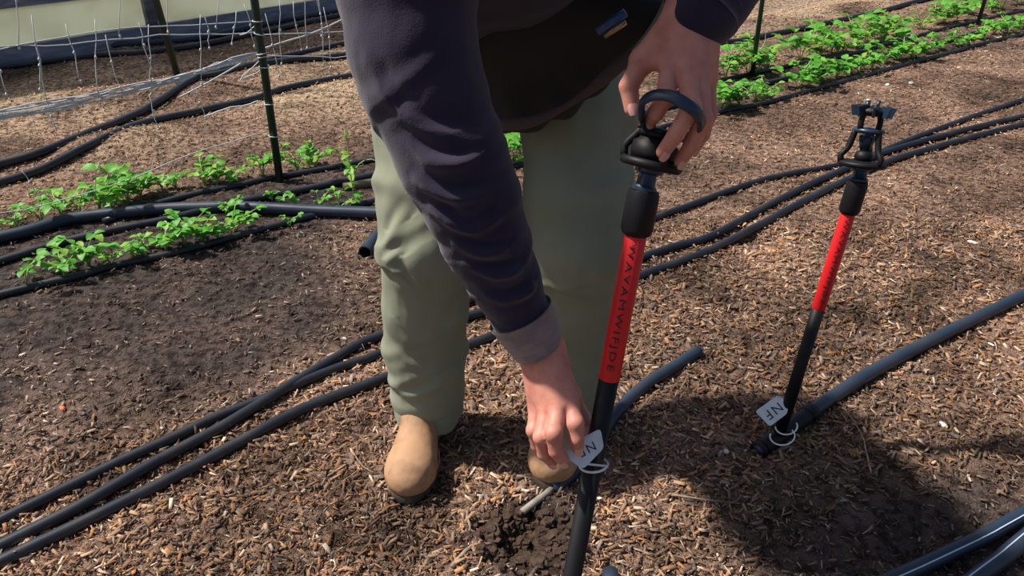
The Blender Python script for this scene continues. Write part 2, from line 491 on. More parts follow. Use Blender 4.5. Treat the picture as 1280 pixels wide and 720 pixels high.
PAL = np.array([[.46, .31, .20], [.38, .22, .13], [.58, .42, .29], [.24, .15, .11], [.12, .085, .065], [.31, .25, .22], [.50, .25, .11], [.78, .64, .50]])
PW = np.array([.18, .20, .10, .18, .15, .08, .07, .035])
def chips(n_try, ylo, yhi, power, smin_, smax, name, label):
    t = rng.random(n_try)
    y = ylo + (yhi - ylo) * t ** power
    hw = .72 * (y * ct + 1.2 * st) + .32
    x = (rng.random(n_try) * 2 - 1) * hw
    b = bare_shade_mask(x, y)
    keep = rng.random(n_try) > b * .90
    # keep the boots' soles and the dug hole clear
    keep &= np.hypot(x - HOLE.x, y - HOLE.y) > .085
    wa, wb = G(0, 84), G(422, 14); wn_ = np.array([-(wb.y - wa.y), wb.x - wa.x]); wn_ = wn_ / np.hypot(*wn_)
    keep &= ((x - wa.x) * wn_[0] + (y - wa.y) * wn_[1]) < -.03
    x, y = x[keep], y[keep]; n = len(x); b = b[keep]
    L = (smin_ + (smax - smin_) * rng.random(n) ** 4.2) * (1 + .12 * (y - 1))
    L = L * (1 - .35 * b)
    Wd = L * (.10 + .30 * rng.random(n) ** 1.4); T = np.minimum(L * .09, .0022) + .0006
    yaw = rng.random(n) * 2 * np.pi; pit = rng.normal(0, .30, n); rol = rng.normal(0, .45, n)
    z = gz(x, y) + .001 + np.abs(np.sin(pit)) * L * .35 + rng.random(n) * .004
    cy, sy = np.cos(yaw), np.sin(yaw)
    A = np.stack([cy * np.cos(pit), sy * np.cos(pit), np.sin(pit)], -1)
    Bv = np.stack([-sy * np.cos(rol), cy * np.cos(rol), np.sin(rol)], -1)
    Bv -= A * (A * Bv).sum(-1, keepdims=True); Bv /= np.linalg.norm(Bv, axis=1, keepdims=True)
    N = np.cross(A, Bv)
    c = np.stack([x, y, z], -1)
    A *= L[:, None] / 2; Bv *= Wd[:, None] / 2; N *= T[:, None] / 2
    tap = (.45 + .5 * rng.random(n))[:, None]
    bow = (rng.normal(0, .10, n) * L)[:, None] * N / (T[:, None] / 2)
    V = np.stack([c - A - Bv * tap, c - A + Bv, c + A + Bv * tap, c + A - Bv,
                  c - A * .9 - Bv * tap + N * 2, c - A + Bv * .9 + N * 2 + 0 * bow, c + A * .95 + Bv * tap + N * 2, c + A - Bv * .9 + N * 2], 1)
    V = V.reshape(-1, 3)
    base = np.arange(n)[:, None, None] * 8
    Q = np.array([[4, 7, 6, 5], [0, 4, 5, 1], [1, 5, 6, 2], [2, 6, 7, 3], [3, 7, 4, 0]])[None]
    # outward order
    Q = (base + Q[:, :, ::-1]).reshape(-1, 4)
    o = fast_mesh(name, V, Q, M_chip, smooth=False)
    ci = rng.choice(len(PAL), n, p=PW / PW.sum())
    col = PAL[ci] * (.45 + .55 * rng.random((n, 1))) * np.array([1.0, .97, .95])
    pp = np.stack([x, y, 0 * x], -1)
    col = col * np.clip(1 + .9 * fbm(pp * 3.5, 3, 71) + .5 * fbm(pp * 14, 2, 72), .4, 1.7)[:, None]
    g = col.mean(1, keepdims=True)
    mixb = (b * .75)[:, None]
    col = col * (1 - mixb) + g * np.array([.58, .54, .56]) * mixb  # chips within the mask greyed too, part of the painted shade at left
    L = L
    sm = sand_mask(x, y)[:, None] * .6
    col = col * (1 - sm) + np.array([.70, .54, .37]) * sm
    set_colors(o, np.repeat(col, 8, 0))
    tag(o, label, 'wood chips', kind='stuff')
chips(145000, .95, 2.6, 1.25, .003, .026, 'wood_chips', 'tan and brown wood chips strewn thickly over the near ground')
chips(86000, 2.5, 7.0, 1.35, .006, .020, 'bark_litter', 'fine bark and chip litter over the ground behind the man')

# ------------------------------------------------------------------ hoses lying on the ground
def lift(pts, r, sink=.25, step=.03, extra=0):
    path = catmull(pts, step)
    return [Vector((p.x, p.y, gzf(p.x, p.y) + r * (1 - sink) + extra)) for p in path]
def smooth_z(path, k=6):
    z = [p.z for p in path]; n = len(z)
    return [Vector((p.x, p.y, sum(z[max(0, i - k):i + k + 1]) / len(z[max(0, i - k):i + k + 1]))) for i, p in enumerate(path)]
def hose(px, r, label, mat=M_pipe, name='irrigation_hose', group=None, n=14, extra=0, ext=(0, 0), cat='hose', step=.04):
    pts = [G(*p) for p in px]
    if ext[0]:
        e = (pts[0] - pts[1]).normalized(); p0 = pts[0]; n_ = max(1, round(ext[0] / .35))
        pts = [p0 + e * (ext[0] * (n_ - i) / n_) for i in range(n_)] + pts
    if ext[1]:
        e = (pts[-1] - pts[-2]).normalized(); p0 = pts[-1]; n_ = max(1, round(ext[1] / .5))
        pts = pts + [p0 + e * (ext[1] * (i + 1) / n_) for i in range(n_)]
    path = smooth_z(lift(pts, r, step=step, extra=extra))
    o = MB().tube(path, r, n).build(name, mat)
    tag(o, label, cat, group)
    return o, path

hose([(0, 657), (75, 620), (150, 583), (225, 549), (275, 525), (325, 506), (380, 482), (425, 464), (480, 445), (560, 395), (690, 325), (825, 273), (950, 230), (1060, 206), (1150, 172), (1280, 125)],
     .0125, 'black hose crossing the ground behind the man, uppermost of the three long ones at right', ext=(2.2, 2.0))
hose([(0, 690), (100, 640), (200, 582), (270, 545), (325, 512), (400, 466), (475, 426), (600, 398), (700, 365), (805, 327), (850, 312), (887, 301), (960, 262), (1060, 213), (1130, 186), (1280, 148)],
     .0135, 'black hose crossing behind the legs, middle one of the long three', ext=(2.2, 2.0), extra=.003)
hose([(0, 708), (100, 660), (200, 610), (300, 557), (380, 515), (480, 478), (600, 432), (700, 392), (800, 350), (850, 332), (900, 310), (1000, 258), (1060, 228), (1130, 198), (1280, 158)],
     .0140, 'black hose crossing behind the legs, nearest to the boots of the long three', ext=(2.2, 2.0))
# rows with seedlings
hose([(0, 304), (44, 294), (87, 281), (146, 274), (204, 269), (248, 267), (300, 266), (379, 269), (430, 271), (480, 273), (540, 277), (600, 280)],
     .0215, 'thick blue-black hose across the seedling bed left of the man', M_pipe_b, n=18, ext=(2.2, 0), extra=.006)
hose([(0, 330), (44, 317), (87, 305), (146, 292), (204, 281), (255, 268), (307, 255), (375, 240), (469, 221), (620, 186), (760, 154), (896, 120), (991, 97), (1057, 80), (1172, 56), (1280, 23)],
     .0145, 'black drip hose along the middle of the seedling bed', M_pipe, ext=(2.2, 3.0), name='drip_hose')
hose([(0, 372), (58, 358), (102, 348), (146, 336), (204, 324), (256, 311), (300, 298), (353, 283), (384, 274), (432, 262), (480, 250), (620, 216), (760, 180), (890, 144), (958, 130), (1024, 111), (1106, 89), (1188, 67), (1280, 44)],
     .0125, 'black drip hose along the near edge of the seedling bed', M_pipe, ext=(2.2, 3.0), name='drip_hose')
hose([(130, 280), (178, 264), (233, 248), (300, 234), (337, 225), (461, 202), (620, 168), (760, 137), (896, 103), (991, 82), (1057, 70), (1122, 52), (1204, 31), (1280, 15)],
     .0120, 'black drip hose along the far edge of the seedling bed past the green post', M_pipe, ext=(0, 3.0), name='drip_hose')
# further back
hose([(0, 213), (56, 199), (112, 176), (169, 150), (202, 133), (235, 115), (270, 103), (315, 94), (375, 84), (442, 75), (560, 50)],
     .019, 'dark hose curving up over the litter mound behind the green post', M_pipe, ext=(2.4, 0))
hose([(0, 231), (56, 216), (112, 195), (187, 165), (262, 141), (319, 127), (360, 114), (446, 99), (560, 78), (760, 60), (903, 57), (975, 43), (1057, 26), (1139, 7)],
     .018, 'dark hose running along the mound, next behind the seedling bed', M_pipe, ext=(2.4, 2.5))
hose([(0, 86), (60, 79), (131, 72), (190, 69), (240, 62), (330, 43), (430, 22), (520, 4)],
     .020, 'thick dark hose at the foot of the pale tunnel wall', M_pipe, ext=(2.4, 3))
hose([(220, 113), (262, 107), (300, 98), (345, 84), (400, 70), (440, 62), (520, 45)],
     .016, 'thin dark hose on the path between the mound and the wall', M_pipe, ext=(0, 0))
hose([(0, 76), (80, 66), (140, 60), (240, 52), (330, 34), (420, 18)],
     .022, 'blue-grey pipe lying just in front of the tunnel wall', M_pipe_b, ext=(2.4, 2))
# bottom right corner pair with pale stripes
def striped(px, r, label, offs):
    o, path = hose(px, r, label, M_pipe_b, n=20, ext=(.25, .6), name='irrigation_pipe', cat='pipe')
    t = [(path[min(i + 1, len(path) - 1)] - path[max(i - 1, 0)]).normalized() for i in range(len(path))]
    sp = []
    for p, tt in zip(path, t):
        s = tt.cross(Vector((0, 0, 1))).normalized()
        a = math.radians(offs)
        sp.append(p + (s * math.cos(a) + Vector((0, 0, 1)) * math.sin(a)) * (r + .0003))
    MB().tube(sp, .0016, 6).build('stripe', principled('pale_stripe', (.45, .55, .7), .5), o)
striped([(1105, 722), (1150, 701), (1200, 677), (1240, 658), (1280, 637)], .0155, 'blue-black pipe with pale stripe in the bottom right corner', 58)
striped([(1200, 730), (1230, 706), (1260, 684), (1290, 660)], .017, 'blue-black pipe nearest the bottom right corner of the photo', 100)

# hose feeding the right-hand sprinkler
BASE_R = G(972, 553)
root = empty('supply_hose', G(1100, 462))
hp = [G(952, 565), G(985, 541), G(1010, 522), G(1040, 500), G(1100, 462), G(1180, 421), G(1280, 375)]
hp = hp + [hp[-1] + (hp[-1] - hp[-2]).normalized() * d for d in (.4, .8, 1.2)]
path = smooth_z(lift(hp, .019))
i0 = min(range(len(path)), key=lambda i: (path[i].xy - G(1008, 523).xy).length)
rel(MB().tube(path[i0 - 1:], .0175, 18).build('hose_tube', M_pipe_b), root)
fit = path[:i0 + 1]
o = rel(MB().tube(catmull([fit[0], fit[len(fit) // 2], fit[-1]], .01), .0200, 18).build('tee_fitting', M_black), root)
e0 = (fit[1] - fit[0]).normalized()
m = MB()
m.tube([fit[0] + e0 * .002, fit[0] - e0 * .010], .0175, 18)
m.tube([fit[0] - e0 * .010, fit[0] - e0 * .016], .021, 18)
rel(m.build('end_collar', M_black), root)
rel(MB().tube([fit[0] - e0 * .0162, fit[0] - e0 * .0168], .013, 16).build('end_plug', M_blackblue), root)
rel(MB().tube([fit[-1] - e0 * .012, fit[-1] + e0 * .014], .0225, 18).build('hose_collar', M_black), root)
tag(root, 'blue-black hose running in from the right edge to the standing sprinkler', 'hose')

# hose under the man's left boot with a grey tube end
root = empty('feeder_hose', G(800, 492))
hp = [G(872, 445), G(838, 466), G(800, 492), G(766, 528), G(741, 568), G(716, 596), G(690, 617)]
path = smooth_z(lift(hp, .016, step=.02))
rel(MB().tube(path, [.0155] * len(path), 16).build('hose_tube', M_pipe_b), root)
e = (path[-1] - path[-2]).normalized()
rel(MB().tube([path[-1] - e * .01, path[-1] + e * .02, G(653, 645) + Vector((0, 0, .012))], .0075, 12).build('grey_tube_end', M_greytube), root)
rel(MB().tube([path[0], path[0] + (path[0] - path[1]).normalized() * .006], .011, 12).build('end_plug', M_black), root)
tag(root, 'blue-black hose with grey tube end lying beside the left boot', 'hose')

# open pipe end beside the knee
root = empty('open_pipe', G(470, 305))
pts = [G(457, 322), G(478, 298), G(510, 270), (G(580, 238))]
path = [Vector((p.x, p.y, gzf(p.x, p.y) + .022)) for p in catmull(pts, .03)]
m = MB(); Vv, Ff = tube_geo(path, .023, 20, cap=False); m.add(Vv, Ff)
Vi, Fi = tube_geo(path, .0195, 20, cap=False); k0 = len(m.V); m.add(Vi, [tuple(reversed(f)) for f in Fi])
m.F += [(k, k0 + k, k0 + (k + 1) % 20, (k + 1) % 20) for k in range(20)]
rel(m.build('pipe_wall', M_pipe_b), root)
rel(MB().tube([path[2], path[3]], .0192, 20).build('inner_plug', M_black), root)
tag(root, 'open ended blue-grey pipe beside the knee of the pale trouser leg', 'pipe')
hose([(430, 237), (455, 233), (480, 229), (520, 222)], .017, 'short olive brown pipe lying behind the sunlit trouser leg', M_pipe_o, name='olive_pipe', cat='pipe')

# hose end near the foot of the held sprinkler
hose([(762, 717), (768, 760), (775, 800)], .016, 'blue-black hose end on the ground by the foot of the held sprinkler', M_pipe_b, step=.02)

# ------------------------------------------------------------------ the tunnel's side wall
def wall():
    A, B = G(0, 84), G(422, 14)
    d = (B - A); d.z = 0; L0 = d.length; d.normalize(); n = Vector((-d.y, d.x, 0))
    s0, s1 = -5.0, 9.0
    def strip(name, z0, z1, o0, o1, mat, parent=None, wav=0.0, seg=90, lean=0):
        V = []; F = []
        for i in range(seg + 1):
            s = s0 + (s1 - s0) * i / seg
            w = wav * math.sin(s * 3.1) + wav * .6 * math.sin(s * 7.7 + 1)
            for (off, z) in ((o0, z0), (o0 + lean, z1), (o1 + lean, z1), (o1, z0)):
                p = A + d * s + n * (off + w); V.append((p.x, p.y, z))
        for i in range(seg):
            for k in range(4):
                a = i * 4 + k; b = i * 4 + (k + 1) % 4
                F.append((a, a + 4, b + 4, b))
        F.append((0, 1, 2, 3)); k = seg * 4; F.append((k + 3, k + 2, k + 1, k))
        return mesh_obj(name, V, F, mat, parent, smooth=False)
    w = empty('wall_back', tuple(A))
    w['kind'] = 'structure'
    w['label'] = 'pale side wall of the growing tunnel behind the netting'; w['category'] = 'wall'
    rel(strip('baseboard_plank', -.05, .105, .0, .05, M_timber), w)
    rel(strip('lower_panel', .105, .325, .03, .04, M_panel, wav=.006), w)
    rel(strip('hip_rail', .325, .385, .0, .05, M_timber), w)
    rel(strip('plastic_film', .385, 1.9, .02, .03, M_film, wav=.015, lean=.10), w)
    for s in (-3.2, .98 , 5.2):
        p = A + d * s
        rel(MB().box((p.x, p.y, .95), (.032, .03, .97), Matrix.Rotation(math.atan2(d.y, d.x), 3, 'Z')).build('stud', M_timber), w)
wall()

# ------------------------------------------------------------------ posts and trellis netting
def post(base_px, top_px, h, label, r=.015):
    b = G(*base_px); b.z = gzf(b.x, b.y)
    # second point: same distance line through the top pixel
    t = G(*top_px, h=0)
    # point on the ray through top_px at the post's ground distance
    cam0 = Vector((0, 0, CAM_H)); dr = (P(top_px[0], top_px[1], 1.0) - cam0)
    s = b.y / dr.y; q = cam0 + dr * s
    ax = (q - b).normalized()
    root = empty('green_post', tuple(b))
    m = MB(); path = [b - ax * .1, b + ax * h]
    m.tube(path, r, 12)
    rel(m.build('post_shaft', M_post), root)
    rel(MB().tube([b + ax * h, b + ax * (h + .02)], [r * 1.15, r * .5], 12).build('top_cap', M_post), root)
    tag(root, label, 'post')
    return b, ax
pA, axA = post((350, 226), (318, 0), 1.5, 'green plastic coated post standing in the seedling bed left of the man', .0155)
pB, axB = post((225, 108), (195, 0), 1.4, 'dark green post further back near the pale wall', .0185)
pC, axC = post((940, 95), (953, 0), 1.4, 'green post just right of the raised hand', .0135)
pD, axD = post((1222, 31), (1231, 0), 1.4, 'green post in the upper right corner among seedlings', .0135)

def on_plane(px, py, v=0.0):
    """the point at a pixel in the upright plane v metres behind the seedling row"""
    cam0 = Vector((0, 0, CAM_H)); dr = P(px, py, 1.0) - cam0
    a = ROW_A + rnor * v
    s = (a - cam0).dot(rnor) / dr.dot(rnor)
    return cam0 + dr * s
def netting():
    root = empty('trellis_netting', tuple(pA))
    tag(root, 'white string trellis netting tied to the green post at upper left', 'netting')
    def cord(pxs, r=.0018, jit=.004, name='net_cord', v=0.0):
        pts = [on_plane(x, y, v) for x, y in pxs]
        path = catmull(pts, .06)
        path = [p + Vector((random.uniform(-1, 1), random.uniform(-1, 1), random.uniform(-1, 1))) * jit for p in path]
        return rel(MB().tube(path, r, 5).build(name, M_string), root)
    # bundled bottom edge and horizontals, running left of the post
    for k in range(5):
        dy = (k - 2) * 3.0
        cord([(-120, 158 + dy), (0, 143 + dy), (75, 131 + dy * .9), (157, 112 + dy * .8), (225, 97 + dy * .6), (290, 76 + dy * .4), (323, 67)], .0030, .006)
    cord([(225, 121), (262, 102), (300, 80), (323, 67)], .0034, .001)
    cord([(-120, 170), (0, 144), (120, 122), (240, 92), (323, 64)], .0022)
    cord([(-100, 70), (0, 62), (80, 45), (170, 33), (260, 30), (322, 26)], .002)
    cord([(-100, 48), (0, 57), (110, 54), (200, 43), (300, 42), (324, 40)], .002)
    cord([(-60, 275), (0, 267), (60, 256), (110, 240), (165, 224), (240, 192), (334, 164)], .0020)
    cord([(-100, -40), (100, -30), (310, -40)], .002)
    cord([(326, 62), (360, 50), (400, 38), (425, 25), (470, 5)], .0035, .003)
    cord([(326, 68), (400, 72), (470, 68)], .002); cord([(326, 44), (400, 40), (470, 37)], .002)
    cord([(328, 126), (312, 130), (290, 135), (255, 145)], .0026)
    cord([(326, 75), (305, 95), (300, 102), (322, 90), (336, 82)], .002)
    cord([(319, 13), (324, 25), (314, 38), (300, 43)], .002)
    # hanging verticals with their knots
    verts = [((38, 20), (60, 128)), ((45, 52), (50, 112)), ((82, 30), (101, 102)), ((117, 25), (123, 118)), ((133, 45), (150, 110)),
             ((173, 28), (189, 85)), ((186, 30), (189, 118)), ((251, 20), (252, 105)), ((257, 20), (262, 60)), ((295, 15), (290, 55)),
             ((305, 5), (318, 58)), ((333, 18), (349, 95)), ((350, -5), (352, 80)), ((367, 2), (377, 62)), ((395, -10), (402, 45)),
             ((396, -20), (405, 80)), ((405, 10), (414, 84)), ((-5, 60), (8, 118)), ((60, 130), (70, 160)), ((20, -60), (24, 60)), ((155, -60), (150, 45)), ((213, -60), (210, 40)), ((275, -60), (270, 34)), ((380, -60), (384, 60)), ((188, 118), (200, 160)),
             ((240, 110), (258, 148)), ((28, 215), (45, 240))]
    mk = MB()
    for (a, b) in verts:
        mid = ((a[0] + b[0]) / 2 + random.uniform(-2, 2), (a[1] + b[1]) / 2)
        cord([a, mid, b], .0015, .004, 'net_twine')
        for q in (b, mid):
            c = on_plane(*q); M = Matrix.Identity(3)
            rel(MB().tube([c + Vector((0, 0, -.006)), c, c + Vector((0, 0, .006))], [.0015, .0045, .0015], 6).build('knot', M_string), root)
    # turns round the post
    for hh in (24, 40, 65, 69, 82, 127, 168):
        c = on_plane(334 if hh < 100 else 345, hh); s = (c - pA).dot(axA); c = pA + axA * s
        m = MB(); m.torus(.018, .0022, n=18, m=5)
        o = m.build('post_tie', M_string); q = axA.to_track_quat('Z', 'Y').to_matrix()
        q = q @ Matrix.Rotation(random.uniform(-.25, .25), 3, 'X')
        for vv in o.data.vertices: vv.co = q @ vv.co + c
        rel(o, root)
netting()
def netting_right():
    root = empty('trellis_netting', tuple(pC))
    tag(root, 'thin string netting hanging off the green post right of the raised hand', 'netting')
    def cord(pxs, r=.0015):
        path = [p + Vector((random.uniform(-1, 1), 0, random.uniform(-1, 1))) * .004 for p in catmull([on_plane(x, y) for x, y in pxs], .06)]
        rel(MB().tube(path, r, 5).build('net_cord', M_string), root)
    cord([(948, 20), (958, 40), (952, 62), (944, 70)]); cord([(951, 5), (945, 35), (948, 60), (941, 90)])
    cord([(950, 12), (980, 8), (1010, -6)]); cord([(925, -10), (905, 40), (918, 70)]); cord([(1010, -10), (1000, 20), (998, 45)])
    cord([(950, 30), (925, 40), (900, 52)])
netting_right()

# ------------------------------------------------------------------ seedlings
def leaf_mesh(name, mat, w=.62):
    V = []; F = []; n = 5
    for i in range(n + 1):
        t = i / n; ww = w * .5 * math.sin(math.pi * min(.98, t * .92 + .06)) ** .8
        zc = .10 * math.sin(t * math.pi) - .12 * t * t
        V += [(t, -ww, zc + .10 * ww * 2), (t, 0, zc - .02), (t, ww, zc + .10 * ww * 2)]
    for i in range(n):
        a = i * 3
        F += [(a, a + 3, a + 4, a + 1), (a + 1, a + 4, a + 5, a + 2)]
    me = bpy.data.meshes.new(name); me.from_pydata(V, [], F); me.materials.append(mat); me.shade_smooth(); return me
LEAVES = [leaf_mesh('leaf', M_leaf, .70), leaf_mesh('leaf_broad', M_leaf, .9), leaf_mesh('leaf_pale', M_leaf2, .6)]
def seedling(base, size, nst, nlf, lean, label, group, rnd, pale=.25, joined=False):
    base = Vector((base.x, base.y, gzf(base.x, base.y)))
    root = empty('seedling', tuple(base))
    mb = MB(); leaves = []
    for s in range(nst):
        a = rnd.uniform(0, 2 * math.pi); out = rnd.uniform(.25, .9) * size
        hgt = rnd.uniform(.45, 1.0) * size * 1.0
        tip = Vector((math.cos(a) * out + lean[0] * size, math.sin(a) * out + lean[1] * size, hgt))
        path = catmull([Vector((0, 0, -.006)), Vector((tip.x * .25, tip.y * .25, hgt * .55)), tip], size * .18)
        mb.tube(path, [max(.0012, .0028 * (1 - i / len(path) * .6)) for i in range(len(path))], 5)
        for k in range(nlf):
            t = .35 + .65 * (k + 1) / nlf
            q = path[min(len(path) - 1, int(t * (len(path) - 1)))]
            for side in ((-1, 1) if k < nlf - 1 else (-1, 1, 0)):
                ya = a + side * rnd.uniform(.8, 1.5) + rnd.uniform(-.3, .3)
                L = max(size * rnd.uniform(.24, .40), .02)
                leaves.append((q.copy(), ya, rnd.uniform(-.2, .55), rnd.uniform(-.5, .5), L, 2 if rnd.random() < pale else rnd.choice((0, 0, 1))))
    mb.build('stem', M_stem, root)
    if joined:
        m2 = {0: MB(), 2: MB()}
        for q, ya, pi, ro, L, mi in leaves:
            M = Matrix.Translation(q) @ Matrix.Rotation(ya, 4, 'Z') @ Matrix.Rotation(-pi, 4, 'Y') @ Matrix.Rotation(ro, 4, 'X') @ Matrix.Diagonal((L, L, L, 1))
            me = LEAVES[mi]; m2[2 if mi == 2 else 0].add([M @ v.co for v in me.vertices], [tuple(p.vertices) for p in me.polygons])
        for k, b in m2.items():
            if b.V: b.build('foliage', M_leaf2 if k == 2 else M_leaf, root)
    else:
        for q, ya, pi, ro, L, mi in leaves:
            o = bpy.data.objects.new('leaf', LEAVES[mi]); C.objects.link(o); o.parent = root
            o.location = q; o.rotation_euler = Matrix.Rotation(ya, 3, 'Z').__matmul__(Matrix.Rotation(-pi, 3, 'Y')).__matmul__(Matrix.Rotation(ro, 3, 'X')).to_euler()
            o.scale = (L, L, L)
    tag(root, label, 'seedling', group)
    return root
ORD = ['first', 'second', 'third', 'fourth', 'fifth', 'sixth', 'seventh', 'eighth', 'ninth', 'tenth', 'eleventh', 'twelfth', 'thirteenth',
       'fourteenth', 'fifteenth', 'sixteenth', 'seventeenth', 'eighteenth', 'nineteenth', 'twentieth', 'twenty-first', 'twenty-second', 'twenty-third', 'twenty-fourth']
rp = random.Random(3)
near_row = [(33, 356, .085, 1, 2), (82, 346, .085, 3, 2), (112, 334, .10, 4, 2), (140, 334, .06, 3, 2), (166, 326, .075, 2, 2), (184, 324, .06, 2, 2),
            (208, 316, .075, 4, 2), (232, 309, .085, 4, 3), (254, 305, .085, 5, 2), (274, 301, .07, 4, 2), (292, 292, .08, 3, 2), (283, 270, .06, 2, 2)]
for i, (x, y, s, a, b) in enumerate(near_row):
    seedling(G(x, y), s * 1.2, a + 1, b + 1, (.15, .1), '%s green seedling from the left, near side of the thick hose' % ORD[i], 'seedlings in front of the thick hose', rp)
far_row = [(20, 285, .07, 2, 2), (52, 277, .09, 2, 2), (78, 272, .11, 3, 2), (100, 270, .09, 3, 2), (124, 264, .13, 4, 2), (140, 261, .12, 4, 2), (160, 254, .11, 3, 2), (176, 246, .10, 3, 2),
           (204, 240, .08, 3, 2), (220, 235, .075, 3, 2), (256, 232, .09, 4, 2), (272, 230, .09, 4, 2), (292, 226, .08, 4, 2), (328, 218, .10, 4, 2), (372, 212, .08, 4, 2), (394, 207, .09, 4, 2)]
for i, (x, y, s, a, b) in enumerate(far_row):
    seedling(G(x, y), s * 1.15, a + 1, b + 1, (.1, .1), '%s green seedling from the left in the row behind the thick hose' % ORD[i], 'seedlings behind the thick hose', rp, pale=.35)
post_row = [(340, 250, .07, 2, 2, 'small seedling just below the foot of the green post'), (371, 258, .09, 2, 2, 'small seedling right of the green post, above the thick hose'),
            (401, 262, .07, 3, 2, 'low seedling midway between green post and trouser leg'), (424, 262, .08, 4, 2, 'bushy seedling at the foot of the tall vine by the trouser leg'),
            (362, 283, .05, 2, 2, 'low seedling beneath the thick hose near its crossing')]
for x, y, s, a, b, lab in post_row:
    seedling(G(x, y), s, a, b, (.1, .1), lab, 'seedlings around the green post', rp)
# tall vine by the leg
def vine():
    b = G(436, 262); b.z = gzf(b.x, b.y)
    root = empty('tall_seedling', tuple(b))
    pts = [on_plane(436, 256, -.35), on_plane(441, 235, -.35), on_plane(437, 205, -.35), on_plane(435, 180, -.35), on_plane(431, 158, -.35)]
    p0 = b; sh = b - pts[0]
    path = catmull([p + sh for p in pts], .02)
    rel(MB().tube(path, .0024, 6).build('stem', M_stem), root)
    br = catmull([path[len(path) // 3], path[len(path) // 3] + Vector((.03, 0, .09)), path[len(path) // 3] + Vector((.08, 0, .11)), path[len(path) // 3] + Vector((.11, 0, .09))], .02)
    rel(MB().tube(br, .0022, 6).build('branch', M_stem), root)
    for k in range(16):
        q = path[int(rp.uniform(.2, 1) * (len(path) - 1))]
        o = bpy.data.objects.new('leaf', LEAVES[rp.choice((0, 2, 2))]); C.objects.link(o)
        o.parent = root; o.location = q - root.location
        o.rotation_euler = (rp.uniform(-.5, .5), rp.uniform(-.6, .3), rp.uniform(0, 6.28)); L = rp.uniform(.028, .045); o.scale = (L, L, L)
    tag(root, 'tall thin seedling with arching tip beside the sunlit trouser leg', 'seedling')
vine()
# dense rows to the right, each plant of its own
up = [(905, 98), (918, 96), (932, 92), (948, 89), (962, 84), (1000, 76), (1012, 73), (1026, 70), (1040, 67), (1052, 64), (1066, 60), (1080, 57), (1094, 53),
      (1108, 49), (1122, 45), (1150, 36), (1165, 32), (1180, 28), (1196, 24), (1212, 20), (1238, 14), (1254, 10), (1272, 6)]
for i, (x, y) in enumerate(up):
    seedling(G(x + rp.uniform(-3, 3), y + rp.uniform(-2, 2)), rp.uniform(.12, .22), 5, 3, (0, 0), '%s seedling from the left in the far right-hand row' % ORD[i], 'seedlings in the far right-hand row', rp, .3, True)
lo = [(898, 138), (912, 134), (926, 130), (942, 125), (955, 121), (995, 110), (1008, 107), (1022, 103), (1045, 98), (1060, 94), (1075, 90), (1092, 86), (1108, 82),
      (1124, 77), (1140, 73), (1160, 67), (1176, 63), (1192, 59), (1208, 55), (1226, 50), (1244, 45), (1262, 41), (1278, 37)]
for i, (x, y) in enumerate(lo):
    seedling(G(x + rp.uniform(-3, 3), y + rp.uniform(-2, 2)), rp.uniform(.09, .17), 6, 3, (0, 0), '%s seedling from the left in the near right-hand row' % ORD[i], 'seedlings in the near right-hand row', rp, .2, True)
for i, (x, y, lab) in enumerate([(630, 205, 'left seedling glimpsed between the trouser legs'), (645, 208, 'middle seedling glimpsed between the trouser legs'), (652, 196, 'right seedling glimpsed between the trouser legs')]):
    seedling(G(x, y), .13, 6, 2, (0, 0), lab, 'seedlings seen between the legs', rp, .2, True)

# ------------------------------------------------------------------ sprinklers on red-and-black stakes
STAKE_TEXT = 'WAVAMWIFJDE'
def text_mesh(body, size):
    cu = bpy.data.curves.new('lettering', 'FONT'); cu.body = body; cu.size = size; cu.align_x = 'CENTER'; cu.align_y = 'CENTER'
    cu.extrude = 0.0; cu.resolution_u = 3; cu.space_character = 1.25
    o = bpy.data.objects.new('lettering_source', cu); C.objects.link(o)
    dg = bpy.context.evaluated_depsgraph_get(); dg.update()
    me = bpy.data.meshes.new_from_object(o.evaluated_get(dg))
    bpy.data.objects.remove(o); bpy.data.curves.remove(cu)
    return me
def axis_matrix(a, b, face):
    z = (b - a).normalized(); y = (Vector(face) - z * Vector(face).dot(z)).normalized(); x = y.cross(z)
    return Matrix((x, y, z)).transposed().to_4x4() if False else Matrix(((x.x, y.x, z.x, 0), (x.y, y.y, z.y, 0), (x.z, y.z, z.z, 0), (0, 0, 0, 1)))
